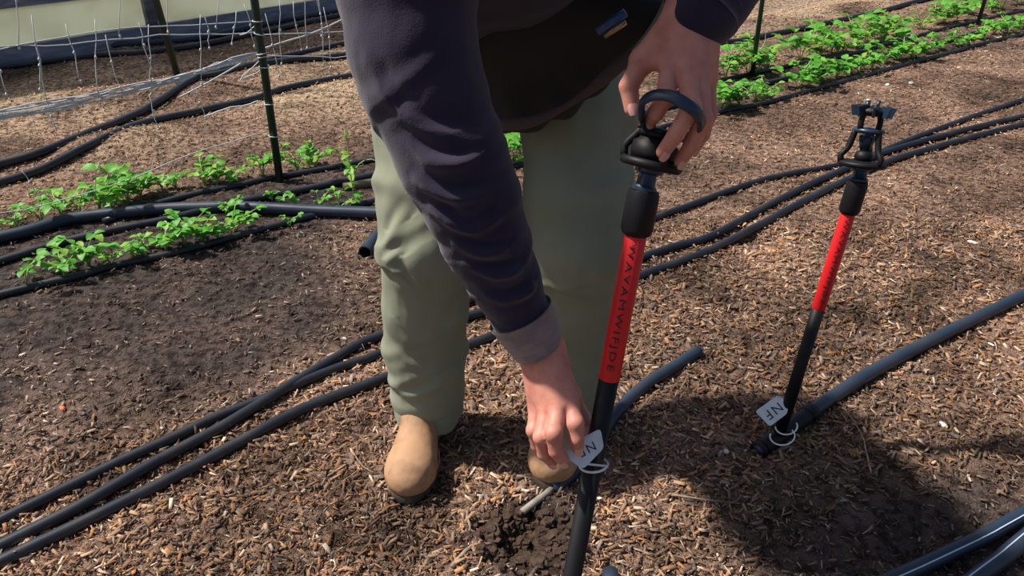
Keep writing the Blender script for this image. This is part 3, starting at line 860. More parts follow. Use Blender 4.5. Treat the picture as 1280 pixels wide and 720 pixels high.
def sprinkler(a, b, r, f0, f1, fc, head_len, label, style, lam, rotate=0):
    """a: foot, b: top of coupling; fractions f0..f1 red sleeve, fc start of coupling"""
    root = empty('sprinkler_stake', tuple(a))
    L = (b - a).length
    # local -Y faces the camera
    M = axis_matrix(a, b, Vector((0, 1, 0)))
    root.rotation_euler = M.to_euler()
    MB().lathe([(r * .9, -.05 if style == 'near' else 0), (r, 0), (r, L * f0)], 24).build('black_riser', M_black, root)
    auto_smooth(MB().lathe([(r * 1.0, L * f0 - .002), (r * 1.07, L * f0), (r * 1.07, L * f1), (r, L * f1 + .002)], 24).build('red_sleeve', M_red, root))
    c0, c1 = L * fc, L
    rc = r * 1.52
    auto_smooth(MB().lathe([(r * .9, c0 - .004), (rc * .88, c0), (rc, c0 + .006), (rc, c1 - .008), (rc * .92, c1), (rc * .6, c1 + .002)], 28).build('coupling', M_black, root))
    # text along the sleeve
    me = text_mesh(STAKE_TEXT, r * .95)
    xs = [v.co.x for v in me.vertices]; w = max(xs) - min(xs); mid = (L * f0 + L * f1) / 2; k = (L * (f1 - f0)) * .86 / w
    rr = r * 1.07 + .0010
    for v in me.vertices:
        ang = v.co.y / rr * 1.0
        an = -math.pi / 2 - .30 + ang * lam
        v.co = Vector((rr * math.cos(an), rr * math.sin(an), mid - v.co.x * k))
    me.materials.append(M_ink)
    o = bpy.data.objects.new('lettering', me); C.objects.link(o); o.parent = root
    # head
    hd = empty('sprinkler_head'); hd.parent = root; hd.location = (0, 0, c1)
    hd.rotation_euler = (rotate, 0, .4)
    if style == 'near': hd.rotation_euler = (-.05, .10, .2)
    else: hd.scale = (1.18, 1.18, 1.0)
    H = head_len
    auto_smooth(MB().lathe([(rc * .75, 0), (rc * .75, .004), (.012, .008), (.011, .020), (.018, .023), (.018, .028)], 24).build('nozzle_neck', M_blackblue, hd))
    m = MB(); m.torus(.034, .0052, (0, 0, .033), 36, 10, 1.1); m.lathe([(.022, .027), (.031, .030), (.031, .036), (.020, .040)], 28)
    for k in range(6):
        an = k * math.pi / 3; m.tube([(.02 * math.cos(an), .02 * math.sin(an), .033), (.034 * math.cos(an), .034 * math.sin(an), .033)], .003, 6)
    m.build('lower_ring', M_black, hd)
    m = MB()
    for k in range(3):
        an = k * 2 * math.pi / 3 + .5
        c, s = math.cos(an), math.sin(an)
        path = catmull([(c * .034, s * .034, .034), (c * .037, s * .037, .048), (c * .028, s * .028, .062), (c * .021, s * .021, H * .70)], .006)
        m.tube(path, .0052, 8)
    m.lathe([(.012, .038), (.015, .046), (.013, .056), (.007, .060)], 20)
    m.build('rib_cage', M_black, hd)
    if style == 'near':
        rp_ = [P(*q) for q in [(802, 146, .940), (803, 128, .918), (817, 119, .902), (838, 120, .889), (857, 130, .884), (872, 142, .890), (877, 156, .912),
                               (868, 168, .942), (845, 172, .962), (820, 165, .966), (806, 156, .958)]]
        rp_ = rp_ + [rp_[0]]
        o = MB().tube(catmull(rp_, .006), .0040, 12, cap=False, flat=1.9).build('top_ring', M_blackblue)
        Mi = (Matrix.Translation(root.location) @ M).inverted()
        o.data.transform(Mi); o.parent = root
        m = MB(); m.torus(.021, .0045, (0, 0, H * .66), 28, 8)
        m.tube([(-.016, -.004, H * .60), (-.012, -.004, H * .86)], .005, 8)
        m.lathe([(.012, .036), (.027, .038), (.029, .046), (.0285, .058), (.022, .062), (.021, H * .70), (.010, H * .74)], 24)
        m.build('weight_disc', M_black, hd)
    else:
        m = MB(); m.torus(.021, .0050, (0, 0, H * .70), 28, 8)
        m.lathe([(.008, .060), (.012, H * .55), (.014, H * .62), (.006, H * .66)], 18)
        m.build('mid_ring', M_blackblue, hd)
        m = MB()
        for k in range(2):
            s = -1 if k else 1
            m.tube(catmull([(s * .020, 0, H * .70), (s * .022, 0, H * .82), (s * .018, 0, H * .95)], .006), .0048, 8)
        m.lathe([(.010, H * .90), (.021, H * .93), (.022, H * .98), (.012, H * 1.03), (.004, H * 1.04)], 22)
        m.build('yoke', M_black, hd)
        m = MB()
        for k in range(8):
            an = k * math.pi / 4; c, s = math.cos(an), math.sin(an)
            ln = .034 if k != 0 else .044
            MB().box((c * (ln - .009), s * (ln - .009), H * .97), (.008, .0018, .010), Matrix.Rotation(an, 3, 'Z') @ Matrix.Rotation(.25, 3, 'Y')).build('deflector_fin', M_blackblue, hd, False)
        m.tube([(-.015, .0, H * 1.0), (-.015, 0, H * 1.10)], .004, 8)
        m.tube([(.012, .004, H * 1.0), (.014, .004, H * 1.12)], .003, 8)
        m.build('guide_pins', M_blackblue, hd)
        MB().tube([(-.015, 0, H * 1.10), (-.015, 0, H * 1.13)], [.0045, .003], 8).build('pale_tip', principled('pale_tip', (.6, .52, .4), .5), hd)
    tag(root, label, 'sprinkler')
    return root
# standing one at right
def ray_y(px, py, D):
    cam0 = Vector((0, 0, CAM_H)); dr = P(px, py, 1) - cam0
    return cam0 + dr * (D / dr.y)
aR = BASE_R.copy(); aR.z = .025
bR = ray_y(1073, 226, 1.49)
def frac(a, b, py):
    best = 0; bd = 1e9
    for i in range(1001):
        q = a.lerp(b, i / 1000); dy = q.z - CAM_H
        z = q.y * ct - dy * st; v = q.y * st + dy * ct
        y = 360 - v / z * FPX
        if abs(y - py) < bd: bd = abs(y - py); best = i / 1000
    return best
sprinkler(aR, bR, .0135, frac(aR, bR, 385), frac(aR, bR, 262), frac(aR, bR, 266), .140,
          'red and black sprinkler stake standing alone at right in its hose', 'far', 1.0, rotate=-.12)
# the one in the man's hands
aN = Vector((.048, .745, 0)); aN.z = gzf(aN.x, aN.y)
bN = ray_y(805, 238, .925)
def frac_on(px, py): return frac(aN, bN, py)
sprinkler(aN, bN, .0135, frac(aN, bN, 472), frac(aN, bN, 288), frac(aN, bN, 292), .105,
          'red and black sprinkler stake held upright in the man\'s hands', 'near', 1.0)
TOP_N = bN

# tags
def plate(corners_px, z, thick, root, label_text, tdir, tsize, tpos, flip=False):
    """corners: pixels with depths -> slightly thick rounded plate"""
    pts = [P(x, y, zz) for (x, y), zz in zip(corners_px, z)]
    c = sum(pts, Vector()) / len(pts)
    n = (pts[1] - pts[0]).cross(pts[2] - pts[1]).normalized()
    if n.dot(c - Vector((0, 0, CAM_H))) > 0: n = -n
    # rounded outline
    out = []
    N = len(pts)
    pl = [p - n * (p - c).dot(n) for p in pts]
    for i in range(N):
        p0, p1, p2 = pl[i - 1], pl[i], pl[(i + 1) % N]
        a = p1 + (p0 - p1).normalized() * .006; b = p1 + (p2 - p1).normalized() * .006
        for t in (0, .33, .66, 1): out.append(a.lerp(p1, t).lerp(p1.lerp(b, t), t))
    V = [q + n * thick / 2 for q in out] + [q - n * thick / 2 for q in out]; K = len(out)
    F = [tuple(range(K)), tuple(reversed(range(K, 2 * K)))] + [(i, i + K, (i + 1) % K + K, (i + 1) % K) for i in range(K)]
    rel(mesh_obj('tag_plate', V, F, M_tag, smooth=False), root)
    # marker lettering
    me = text_mesh(label_text, tsize)
    a = P(*tdir[0]); b = P(*tdir[1]); x = (b - a); x = (x - n * x.dot(n)).normalized(); y = n.cross(x)
    o0 = P(*tpos); o0 = o0 - n * (o0 - c).dot(n) + n * (thick / 2 + .0004)
    for v in me.vertices: v.co = o0 + x * v.co.x + y * v.co.y
    me.materials.append(M_marker)
    o = bpy.data.objects.new('lettering', me); C.objects.link(o); rel(o, root)
    return n
zR = 1.78
root = empty('marker_tag', P(965, 515, zR))
plate([(944, 514), (972, 494), (986, 501), (984, 517), (962, 534)], [zR + .01, zR + .01, zR, zR - .005, zR], .0018, root, 'NF', ((978, 503, zR), (957, 519, zR)), .031, (967, 513, zR))
m = MB()
def loop(c, ex, ey, r1, r2, a0, a1, r=.0016, n=20):
    return catmull([c + ex * (r1 * math.cos(a0 + (a1 - a0) * i / n)) + ey * (r2 * math.sin(a0 + (a1 - a0) * i / n)) for i in range(n + 1)], .01)
cR = P(981, 536, 1.79)
ex, ey = Vector((1, 0, .1)).normalized(), Vector((0, .75, .66)).normalized()
m.tube(loop(P(983, 533, 1.775), ex, ey, .024, .018, math.radians(-185), math.radians(20)), .0017, 6)
rel(m.build('tie_loop', M_wire), root)
m = MB(); m.tube(loop(P(978, 545, 1.765), ex, ey, .027, .020, math.radians(-200), math.radians(35)), .0017, 6)
rel(m.build('tie_loop', M_wire), root)
tag(root, 'white tag marked NF wired to the foot of the standing sprinkler', 'tag')

# ------------------------------------------------------------------ the man
man = empty('person', G(590, 540))
tag(man, 'person bending forward in dark jacket and green trousers, hands on a sprinkler', 'person')
def npv(v): return np.array(v, float)

# --- skeleton points
sh_r = Vector((-.17, 1.09, 1.18)); sh_l = Vector((.13, 1.17, 1.27)); hip = Vector((-.015, 1.60, .93))
chest = Vector((-.03, 1.20, 1.19)); neck0 = Vector((-.02, 1.09, 1.26)); headc = Vector((-.01, .93, 1.28))
arm_r = [sh_r, P(511, -20, .955), P(520, 60, .965), P(535, 120, .975), P(568, 200, .985), P(608, 300, 1.02), P(653, 400, 1.065), P(675, 432, 1.085)]
wr_l = P(868, 8, .935)
el_l = Vector((.40, 1.08, 1.20))
arm_l = [sh_l, el_l, P(905, -40, .94), wr_l]
foot_r = (G(508, 604), G(537, 520)); foot_l = (G(694, 592), G(716, 512))
knee_r = Vector((-.172, 1.42, .50)); knee_l = Vector((.132, 1.42, .50))
hip_r = Vector((-.125, 1.60, .84)); hip_l = Vector((.105, 1.60, .84))
ank_r = Vector((-.192, 1.45, .09)); ank_l = Vector((.128, 1.47, .09))

base = []
base += chain([npv(hip), npv((hip + chest) / 2), npv(chest)], [.11, .105, .12], .05)
base += [cap(npv(sh_r), npv(sh_l), .06, .06, .05), cap(npv(chest), npv(neck0), .09, .055, .05)]
base += [cap(npv(neck0), npv(headc + Vector((0, .04, -.01))), .055, .052, .03)]
# head: skull, jaw, brow, nose, ears
fdir = Vector((.05, -.55, -.83)).normalized(); udir = Vector((0, -.83, .55)); udir = (udir - fdir * udir.dot(fdir)).normalized(); sdir = fdir.cross(udir)
HR = np.array([[sdir.x, fdir.x, udir.x], [sdir.y, fdir.y, udir.y], [sdir.z, fdir.z, udir.z]])
def hp_(s, f, u): return npv(headc + sdir * s + fdir * f + udir * u)
base += [ell(hp_(0, -.012, .035), (.076, .095, .090), HR, .02), ell(hp_(0, .025, -.045), (.056, .062, .062), HR, .03),
         cap(hp_(-.03, .074, .018), hp_(.03, .074, .018), .012, k=.012), cap(hp_(0, .080, .008), hp_(0, .103, -.028), .008, .012, .008),
         ell(hp_(-.032, .092, -.002), (.017, .014, .011), HR, .008, True), ell(hp_(.032, .092, -.002), (.017, .014, .011), HR, .008, True),
         cap(hp_(-.02, .083, -.060), hp_(.02, .083, -.060), .0075, k=.005), cap(hp_(0, .075, -.092), hp_(0, .076, -.090), .018, k=.02),
         ell(hp_(-.078, -.01, -.01), (.008, .018, .030), HR, .006), ell(hp_(.078, -.01, -.01), (.008, .018, .030), HR, .006)]
# arms under the sleeves
base += chain([npv(p) for p in arm_r], [.055, .052, .05, .047, .044, .040, .027, .0245], .02)
base += chain([npv(sh_l), npv(el_l), npv(arm_l[2]), npv(wr_l)], [.055, .043, .033, .028], .02)
# legs under the trousers
for h_, k_, a_, f_ in ((hip_r, knee_r, ank_r, foot_r), (hip_l, knee_l, ank_l, foot_l)):
    toe = f_[0] + Vector((0, 0, .04))
    base += chain([npv(h_), npv(k_), npv(a_), npv(toe)], [.075, .05, .034, .026], .02)

# lower hand (his right)
wR = P(676, 434, 1.085)
mc_r = dict(index=P(712, 500, 1.068), middle=P(698, 507, 1.062), ring=P(684, 510, 1.074), pinky=P(671, 507, 1.094))
fing_r = dict(index=[(712, 500, 1.068), (719, 529, 1.050), (721, 549, 1.052), (722, 560, 1.060)],
              middle=[(698, 507, 1.062), (692, 542, 1.040), (695, 564, 1.050), (704, 575, 1.064)],
              ring=[(684, 510, 1.074), (677, 546, 1.056), (680, 567, 1.070), (690, 577, 1.084)],
              pinky=[(671, 507, 1.094), (667, 538, 1.082), (671, 557, 1.094), (679, 566, 1.108)],
              thumb=[(690, 462, 1.100), (712, 494, 1.118), (727, 520, 1.120), (737, 541, 1.104)])
# upper hand (his left)
wL = P(868, 14, .935)
fing_l = dict(index=[(838, 80, .942), (832, 120, .922), (820, 141, .935), (812, 151, .956)],
              middle=[(859, 86, .930), (864, 136, .906), (845, 168, .918), (829, 190, .934)],
              ring=[(874, 92, .934), (879, 150, .920), (864, 181, .936), (851, 201, .952)],
              pinky=[(884, 98, .948), (886, 142, .946), (879, 168, .962), (868, 186, .978)],
              thumb=[(830, 48, .955), (803, 76, .968), (786, 108, .974), (790, 136, .978)])
RAD = dict(index=(.0122, .0110, .0098, .0084), middle=(.0124, .0110, .0098, .0084), ring=(.0118, .0104, .0092, .0080), pinky=(.0108, .0092, .0082, .0072), thumb=(.0150, .0134, .0118, .0096))
layers = []; nails = []
for w, fg, gap in ((wR, fing_r, 1), (wL, fing_l, 1)):
    wv = w
    mid = P(*fg['middle'][0]); side = (P(*fg['index'][0]) - P(*fg['pinky'][0])).normalized()
    for j, (nm, ofs) in enumerate((('index', .012), ('middle', .004), ('ring', -.005), ('pinky', -.013))):
        q = P(*fg[nm][0]); s = wv + side * ofs
        base.append(cap(npv(s), npv(q), .0200, RAD[nm][0] * 1.18, .012))
    for nm, f in fg.items():
        pts = [P(*q) for q in f]
        rr = RAD[nm]
        pr = chain([npv(p) for p in pts], rr, .0025)
        # knuckle swellings
        pr += [cap(npv(pts[1]), npv(pts[1] + Vector((0, 0, .0005))), rr[1] * 1.09, k=.004)]
        if nm == 'thumb':
            base.append(cap(npv(wv + side * .012), npv(pts[1]), .018, .0145, .012))
            base.append(cap(npv(pts[1]), npv(P(*fg['index'][0])), .009, .009, .012))
            layers.append((.006, pr))
        else:
            layers.append((.005, pr))
        # nail on the back of the last joint
        d = (pts[3] - pts[2]).normalized()
        hb = (pts[1] - (pts[0] + pts[2]) / 2)
        if nm == 'thumb': hb = Vector((0, -1, .4))
        nb_ = (hb - d * hb.dot(d)).normalized()
        nails.append((pts[3] + d * rr[3] * .15 + nb_ * (rr[3] * .80), d, nb_, rr[3]))
body = sculpt('body', base, layers, .0020, M_skin, adapt=.0)
rel(body, man)
for c, d, n, r in nails:
    s = d.cross(n); m = MB(); V = []; F = []
    for i in range(6):
        for j in range(7):
            a = -1 + 2 * i / 5; b = -1 + 2 * j / 6
            rr_ = 1 - .25 * abs(a) ** 3
            V.append(c + d * (a * r * .75) + s * (b * r * .68 * rr_) + n * (r * .34 * (1 - .65 * b * b) - .04 * r * a * a))
    for i in range(5):
        for j in range(6):
            k = i * 7 + j; F.append((k, k + 1, k + 8, k + 7))
    rel(mesh_obj('fingernail', V, F, M_nail), man)
# hair and eyes
rel(sculpt('hair', [ell(hp_(0, -.025, .045), (.082, .092, .090), HR, .01), ell(hp_(0, -.06, 0), (.07, .05, .07), HR, .03)], [], .004, M_hair,
           disp=lambda V: .003 * fbm(V * 60, 3, 5)), man)
for s in (-1, 1):
    m = MB(); c = Vector(hp_(s * .031, .078, -.002)); rr = .011
    m.lathe([(rr * math.sin(math.pi * i / 10) + 1e-5, -rr * math.cos(math.pi * i / 10)) for i in range(11)], 14)
    o = m.build('eye', M_eye); o.data.transform(Matrix.Translation(c)); rel(o, man)
    m = MB(); m.lathe([(.005, 0), (.005, .0012)], 12); q = fdir.to_track_quat('Z', 'Y').to_matrix().to_4x4()
    o = m.build('iris', M_iris); o.data.transform(Matrix.Translation(c + fdir * .0105) @ q); rel(o, man)

# --- jacket with sleeves
def ridges(V, arcs):
    out = np.zeros(len(V))
    for pts, h, w in arcs:
        pts = np.array([npv(p) for p in catmull(pts, .012)]); best = np.full(len(V), 9.0); dz = np.zeros(len(V))
        m = np.all((V > pts.min(0) - .06) & (V < pts.max(0) + .06), axis=1)
        v = V[m]; b = np.full(len(v), 9.0); z = np.zeros(len(v)); tt = np.zeros(len(v))
        for i in range(len(pts) - 1):
            sg = pts[i + 1] - pts[i]; t = np.clip((v - pts[i]) @ sg / (sg @ sg), 0, 1); d = v - pts[i] - t[:, None] * sg; dd = np.linalg.norm(d, axis=1)
            k = dd < b; b[k] = dd[k]; z[k] = d[k, 2]; tt[k] = (i + t[k]) / (len(pts) - 1)
        end = np.sin(np.pi * np.clip(tt, .03, .97)) ** .6
        r = h * (np.exp(-(b / w) ** 2) - .7 * np.exp(-((b - 1.7 * w) / (.9 * w)) ** 2) * (z > 0) - .25 * np.exp(-((b - 1.7 * w) / w) ** 2) * (z <= 0)) * end
        out[m] += r
    return out
def fold_field(V, path, folds, noise_amp=.002, nf=18, seed=9):
    """ring folds round a limb: (where along 0..1, height, width, tilt, tilt direction, spread, facing)"""
    path = np.array([npv(p) for p in path]); seg = path[1:] - path[:-1]; ln = np.linalg.norm(seg, axis=1); cum = np.concatenate([[0], np.cumsum(ln)])
    best = np.full(len(V), 1e9); s = np.zeros(len(V)); ang = np.zeros(len(V)); Rr = np.zeros(len(V))
    for i in range(len(seg)):
        q = V - path[i]; t = np.clip((q @ seg[i]) / ln[i] ** 2, 0, 1); d = q - t[:, None] * seg[i]; dd = np.linalg.norm(d, axis=1)
        ax = seg[i] / ln[i]; e1 = np.cross(ax, [0, 1.0, 0]); e1 /= np.linalg.norm(e1); e2 = np.cross(ax, e1)
        m = dd < best; best[m] = dd[m]; s[m] = (cum[i] + t * ln[i])[m]; ang[m] = np.arctan2(d @ e2, d @ e1)[m]
    out = noise_amp * fbm(V * nf, 3, seed)
    for (c, h, w, tilt, ta, sp, fc) in folds:
        sc = c + tilt * np.cos(ang - ta)
        x = (s - sc) / w
        win = np.clip(.5 + .5 * np.cos(ang - fc), 0, 1) ** sp
        prof = np.exp(-x * x) - .55 * np.exp(-((x - 1.5) / 1.1) ** 2) - .35 * np.exp(-((x + 1.6) / 1.2) ** 2)
        out = out + h * prof * win
    return out, best
sl = [sh_r, P(509, -20, .955), P(517, 60, .965), P(530, 110, .972), P(566, 200, .985), P(589, 250, 1.0), P(608, 300, 1.02), P(632, 350, 1.04), P(654, 400, 1.065), P(670, 425, 1.08)]
sr = [.088, .084, .0775, .073, .066, .060, .054, .045, .037, .033]
jb = chain([npv(p) for p in sl], sr, .012)
ll = [sh_l, el_l, P(940, -60, .935), P(886, 14, .935)]
ll = [sh_l, el_l, P(940, -70, .94), P(884, 2, .94), P(877, 14, .937)]
jb += chain([npv(p) for p in ll], [.085, .070, .054, .046, .043], .02)
jb += [cap((-.125, 1.46, .92), (-.15, 1.28, 1.00), .105, .10, .05)]  # unseen side bulk behind the arm, added to shade his left leg
jb += [cap(npv(sh_r), npv(sh_l), .085, .085, .05), cap(npv(chest), npv(hip + Vector((0, -.07, .02))), .145, .150, .05),
       cap(npv(chest + Vector((-.06, 0, 0))), npv(hip + Vector((-.05, -.07, .02))), .125, .130, .05), cap(npv(chest + Vector((.05, 0, 0))), npv(hip + Vector((.05, -.07, .02))), .125, .130, .05),
       cap(npv(neck0), npv(neck0 + Vector((0, -.03, .01))), .075, .07, .03)]
elb_s = .40
# angle 0 of the field points across, so facings are given in radians round the sleeve
frnd = random.Random(5)
def arc(z, h, w, *q): return ([P(x, y, z) for x, y in q], h, w)
sleeve_arcs = [arc(.905, .0045, .010, (496, 150), (531, 163), (575, 166), (608, 152)),
               arc(.915, .0055, .009, (500, 178), (531, 200), (575, 206), (616, 190)),
               arc(.935, .0045, .008, (520, 228), (555, 244), (596, 246), (628, 228)),
               arc(.945, .0075, .0085, (538, 262), (565, 284), (597, 291), (636, 266)),
               arc(.965, .0045, .007, (568, 305), (600, 318), (640, 312), (655, 296)),
               arc(.985, .0055, .007, (586, 326), (620, 342), (655, 336), (674, 318)),
               arc(1.005, .0050, .007, (602, 360), (630, 372), (664, 362), (682, 348)),
               arc(.90, .0040, .012, (452, 80), (466, 112), (490, 140), (530, 150))]
leg_arcs = [arc(1.50, .011, .012, (470, 312), (482, 335), (498, 356), (512, 378)), arc(1.50, .008, .010, (472, 330), (492, 322), (518, 300), (540, 290)),
            arc(1.49, .006, .012, (520, 250), (500, 280), (485, 300), (476, 316)),
            arc(1.60, .009, .012, (484, 440), (505, 470), (540, 482), (585, 455)), arc(1.62, .008, .010, (490, 500), (520, 492), (552, 478), (584, 470)),
            arc(1.58, .006, .012, (482, 400), (500, 430), (530, 450), (560, 440))]
folds = []
for c in (.24, .33, .41, .50, .57, .625):
    f = frnd.uniform(.2, 2.9)
    folds.append((c, frnd.uniform(.0022, .0046), frnd.uniform(.006, .011), frnd.uniform(.022, .045), f + frnd.uniform(-.7, .7), frnd.uniform(2.0, 4.0), f))
for c in (.28, .40, .47, .55, .61):
    f = frnd.uniform(3.2, 6.0)
    folds.append((c, frnd.uniform(.002, .004), frnd.uniform(.007, .012), frnd.uniform(-.04, .04), f, 2.0, f))
def jdisp(V):
    o, b = fold_field(V, sl, folds, .006, 8)
    o = o * .7 + 1.5 * ridges(V, sleeve_arcs) + .0022 * fbm(V * np.array([26, 26, 14]), 3, 19)
    armz = sstep(.13, .09, b)
    o2 = .010 * fbm(V * np.array([7, 7, 12]), 3, 77)
    return o * armz + o2 * (1 - armz)
jacket = sculpt('jacket', jb, [], .0032, M_jacket, disp=jdisp)
rel(jacket, man)
def cuff(a, b, c, ra, rb, rc_):
    m = MB(); path = catmull([a, b, c], .004)
    rs = [ra + (rb - ra) * (i / (len(path) - 1)) for i in range(len(path))]
    rs = [r + .0011 * math.sin(i * 2.2) for i, r in enumerate(rs)]
    n = 40
    Vo, Fo = tube_geo(path, rs, n, cap=False); Vi, Fi = tube_geo(path, [r - .003 for r in rs], n, cap=False)
    m.add(Vo, Fo); k0 = len(m.V); m.add(Vi, [tuple(reversed(f)) for f in Fi])
    e = (len(path) - 1) * n
    m.F += [(e + k, k0 + e + k, k0 + e + (k + 1) % n, e + (k + 1) % n)[::-1] for k in range(n)]
    o = m.build('cuff', M_cuff); o.parent = None
    rel(o, man)
    o['label'] = 'dusty brown-grey jacket cuff'
    return o
cuff(P(650, 392, 1.062), P(664, 418, 1.075), P(674, 436, 1.083), .0450, .0350, 0)
m = cuff(P(890, -8, .94), P(882, 6, .938), P(875, 18, .936), .049, .0465, 0); m.data.materials[0] = M_jacket; m['label'] = 'dark blue-grey jacket cuff'

# --- shirt / belly fabric hanging below the open jacket, hem band, strap and clip
sb = [cap(npv(hip + Vector((-.07, -.10, -.055))), npv(hip + Vector((.06, -.10, -.045))), .105, .10, .04),
      cap(npv(hip + Vector((-.05, -.20, .03))), npv(hip + Vector((.05, -.20, .03))), .12, .12, .04)]
for hx in [(625, 140, 1.42), (660, 140, 1.39), (700, 120, 1.36), (740, 94, 1.33), (780, 60, 1.28), (815, 25, 1.22)]:
    sb.append(cap(npv(P(*hx)), npv(hip + Vector((-.02, -.16, .06))), .034, .10, .03))
rel(sculpt('shirt_front', sb, [], .004, M_shirt, disp=lambda V: .012 * fbm(V * np.array([16, 9, 9]), 3, 15)), man)
hempath = catmull([P(612, 156, 1.34), P(660, 153, 1.31), P(700, 137, 1.285), P(740, 110, 1.25), (P(790, 66, 1.20)), P(832, 20, 1.18), P(850, -30, 1.12)], .01)
rel(MB().tube(hempath, [.008 + .003 * math.sin(i * .35) for i in range(len(hempath))], 12, flat=1.0).build('jacket_hem', M_hem), man)
sp_ = catmull([P(797, 62, 1.16), P(815, 40, 1.12), P(832, 12, 1.08), P(848, -30, 1.02), P(850, -80, .98)], .01)
m = MB()
for i in range(len(sp_) - 1): pass
m.tube(sp_, .0115, 10, flat=.3)
rel(m.build('strap', M_strap), man)
c1, c2 = P(747, 40, 1.12), P(782, 16, 1.10)
rel(MB().tube([c1, c2], .0062, 10).build('blue_clip', M_clip), man)
rel(MB().tube([P(756, 45, 1.12), P(782, 28, 1.10)], .004, 8).build('brass_edge', M_clip2), man)

# --- trousers
tp_r = [hip_r + Vector((0, 0, .03)), Vector((-.155, 1.52, .73)), Vector((-.165, 1.46, .60)), Vector((-.170, 1.41, .50)), Vector((-.182, 1.44, .36)), Vector((-.190, 1.45, .24)), Vector((-.190, 1.45, .125))]
tr_r = [.120, .114, .098, .090, .087, .086, .084]
tp_l = [hip_l + Vector((0, 0, .03)), Vector((.128, 1.52, .73)), Vector((.130, 1.46, .60)), Vector((.128, 1.41, .50)), Vector((.132, 1.45, .36)), Vector((.130, 1.47, .24)), Vector((.128, 1.47, .125))]
tr_l = [.120, .114, .102, .094, .087, .084, .080]
tb = [cap(npv(hip + Vector((-.05, 0, 0))), npv(hip + Vector((.05, 0, 0))), .135, k=.04)]
tb += chain([npv(p) for p in tp_r], tr_r, .02)
lay = [(.02, chain([npv(p) for p in tp_l], tr_l, .02))]
def leg_folds(seed, cs):
    r = random.Random(seed); out = []
    for c, h in cs:
        f = r.uniform(-.4, 3.4)
        out.append((c, h, r.uniform(.010, .017), r.choice((-1, 1)) * r.uniform(.03, .09), f + r.uniform(-1.2, 1.2), r.uniform(2.5, 5), f))
    return out
f_r = leg_folds(2, ((.33, .007), (.36, .009), (.39, .006), (.52, .004), (.60, .005), (.645, .009), (.675, .008), (.71, .007), (.74, .005)))
f_l = leg_folds(8, ((.30, .005), (.38, .008), (.42, .005), (.56, .004), (.65, .006), (.70, .007), (.74, .005)))
def tdisp(V):
    a, ba = fold_field(V, tp_r, f_r, .012, 7, 21); b, bb = fold_field(V, tp_l, f_l, .012, 7, 31)
    w = (ba < bb)
    r = np.where(w, a, b) + .004 * fbm(V * np.array([22, 22, 9]), 3, 6)
    r = r * .75 + ridges(V, leg_arcs)
    return r * sstep(.03, .09, V[:, 2])
tro = sculpt('trousers', tb, lay, .0038, M_trouser, disp=tdisp)
# open, level hems: flatten the rounded ends
me = tro.data
co = np.empty(len(me.vertices) * 3, np.float32); me.vertices.foreach_get('co', co); co = co.reshape(-1, 3)
low = co[:, 2] < .100
for cx, cy, sgn in ((-.190, 1.45, -1), (.128, 1.47, 1)):
    m_ = low & (np.abs(co[:, 0] - cx) < .14)
    d = co[m_][:, :2] - np.array([cx, cy]); rr = np.hypot(d[:, 0], d[:, 1]) + 1e-6
    zt = co[m_][:, 2]
    ed = .078
    nr = np.where(rr > .05, ed + .004 * np.sin(np.arctan2(d[:, 1], d[:, 0]) * 5), rr)
    k = nr / rr
    co[np.where(m_)[0], 0] = cx + d[:, 0] * k; co[np.where(m_)[0], 1] = cy + d[:, 1] * k
    zz = np.maximum(.060 + .012 * np.cos(np.arctan2(d[:, 1], d[:, 0]) - 1.0), np.where(rr > .05, zt, .080))
    co[np.where(m_)[0], 2] = np.where(rr > .05, zz, .085)
me.vertices.foreach_set('co', co.reshape(-1)); me.update()
rel(tro, man)

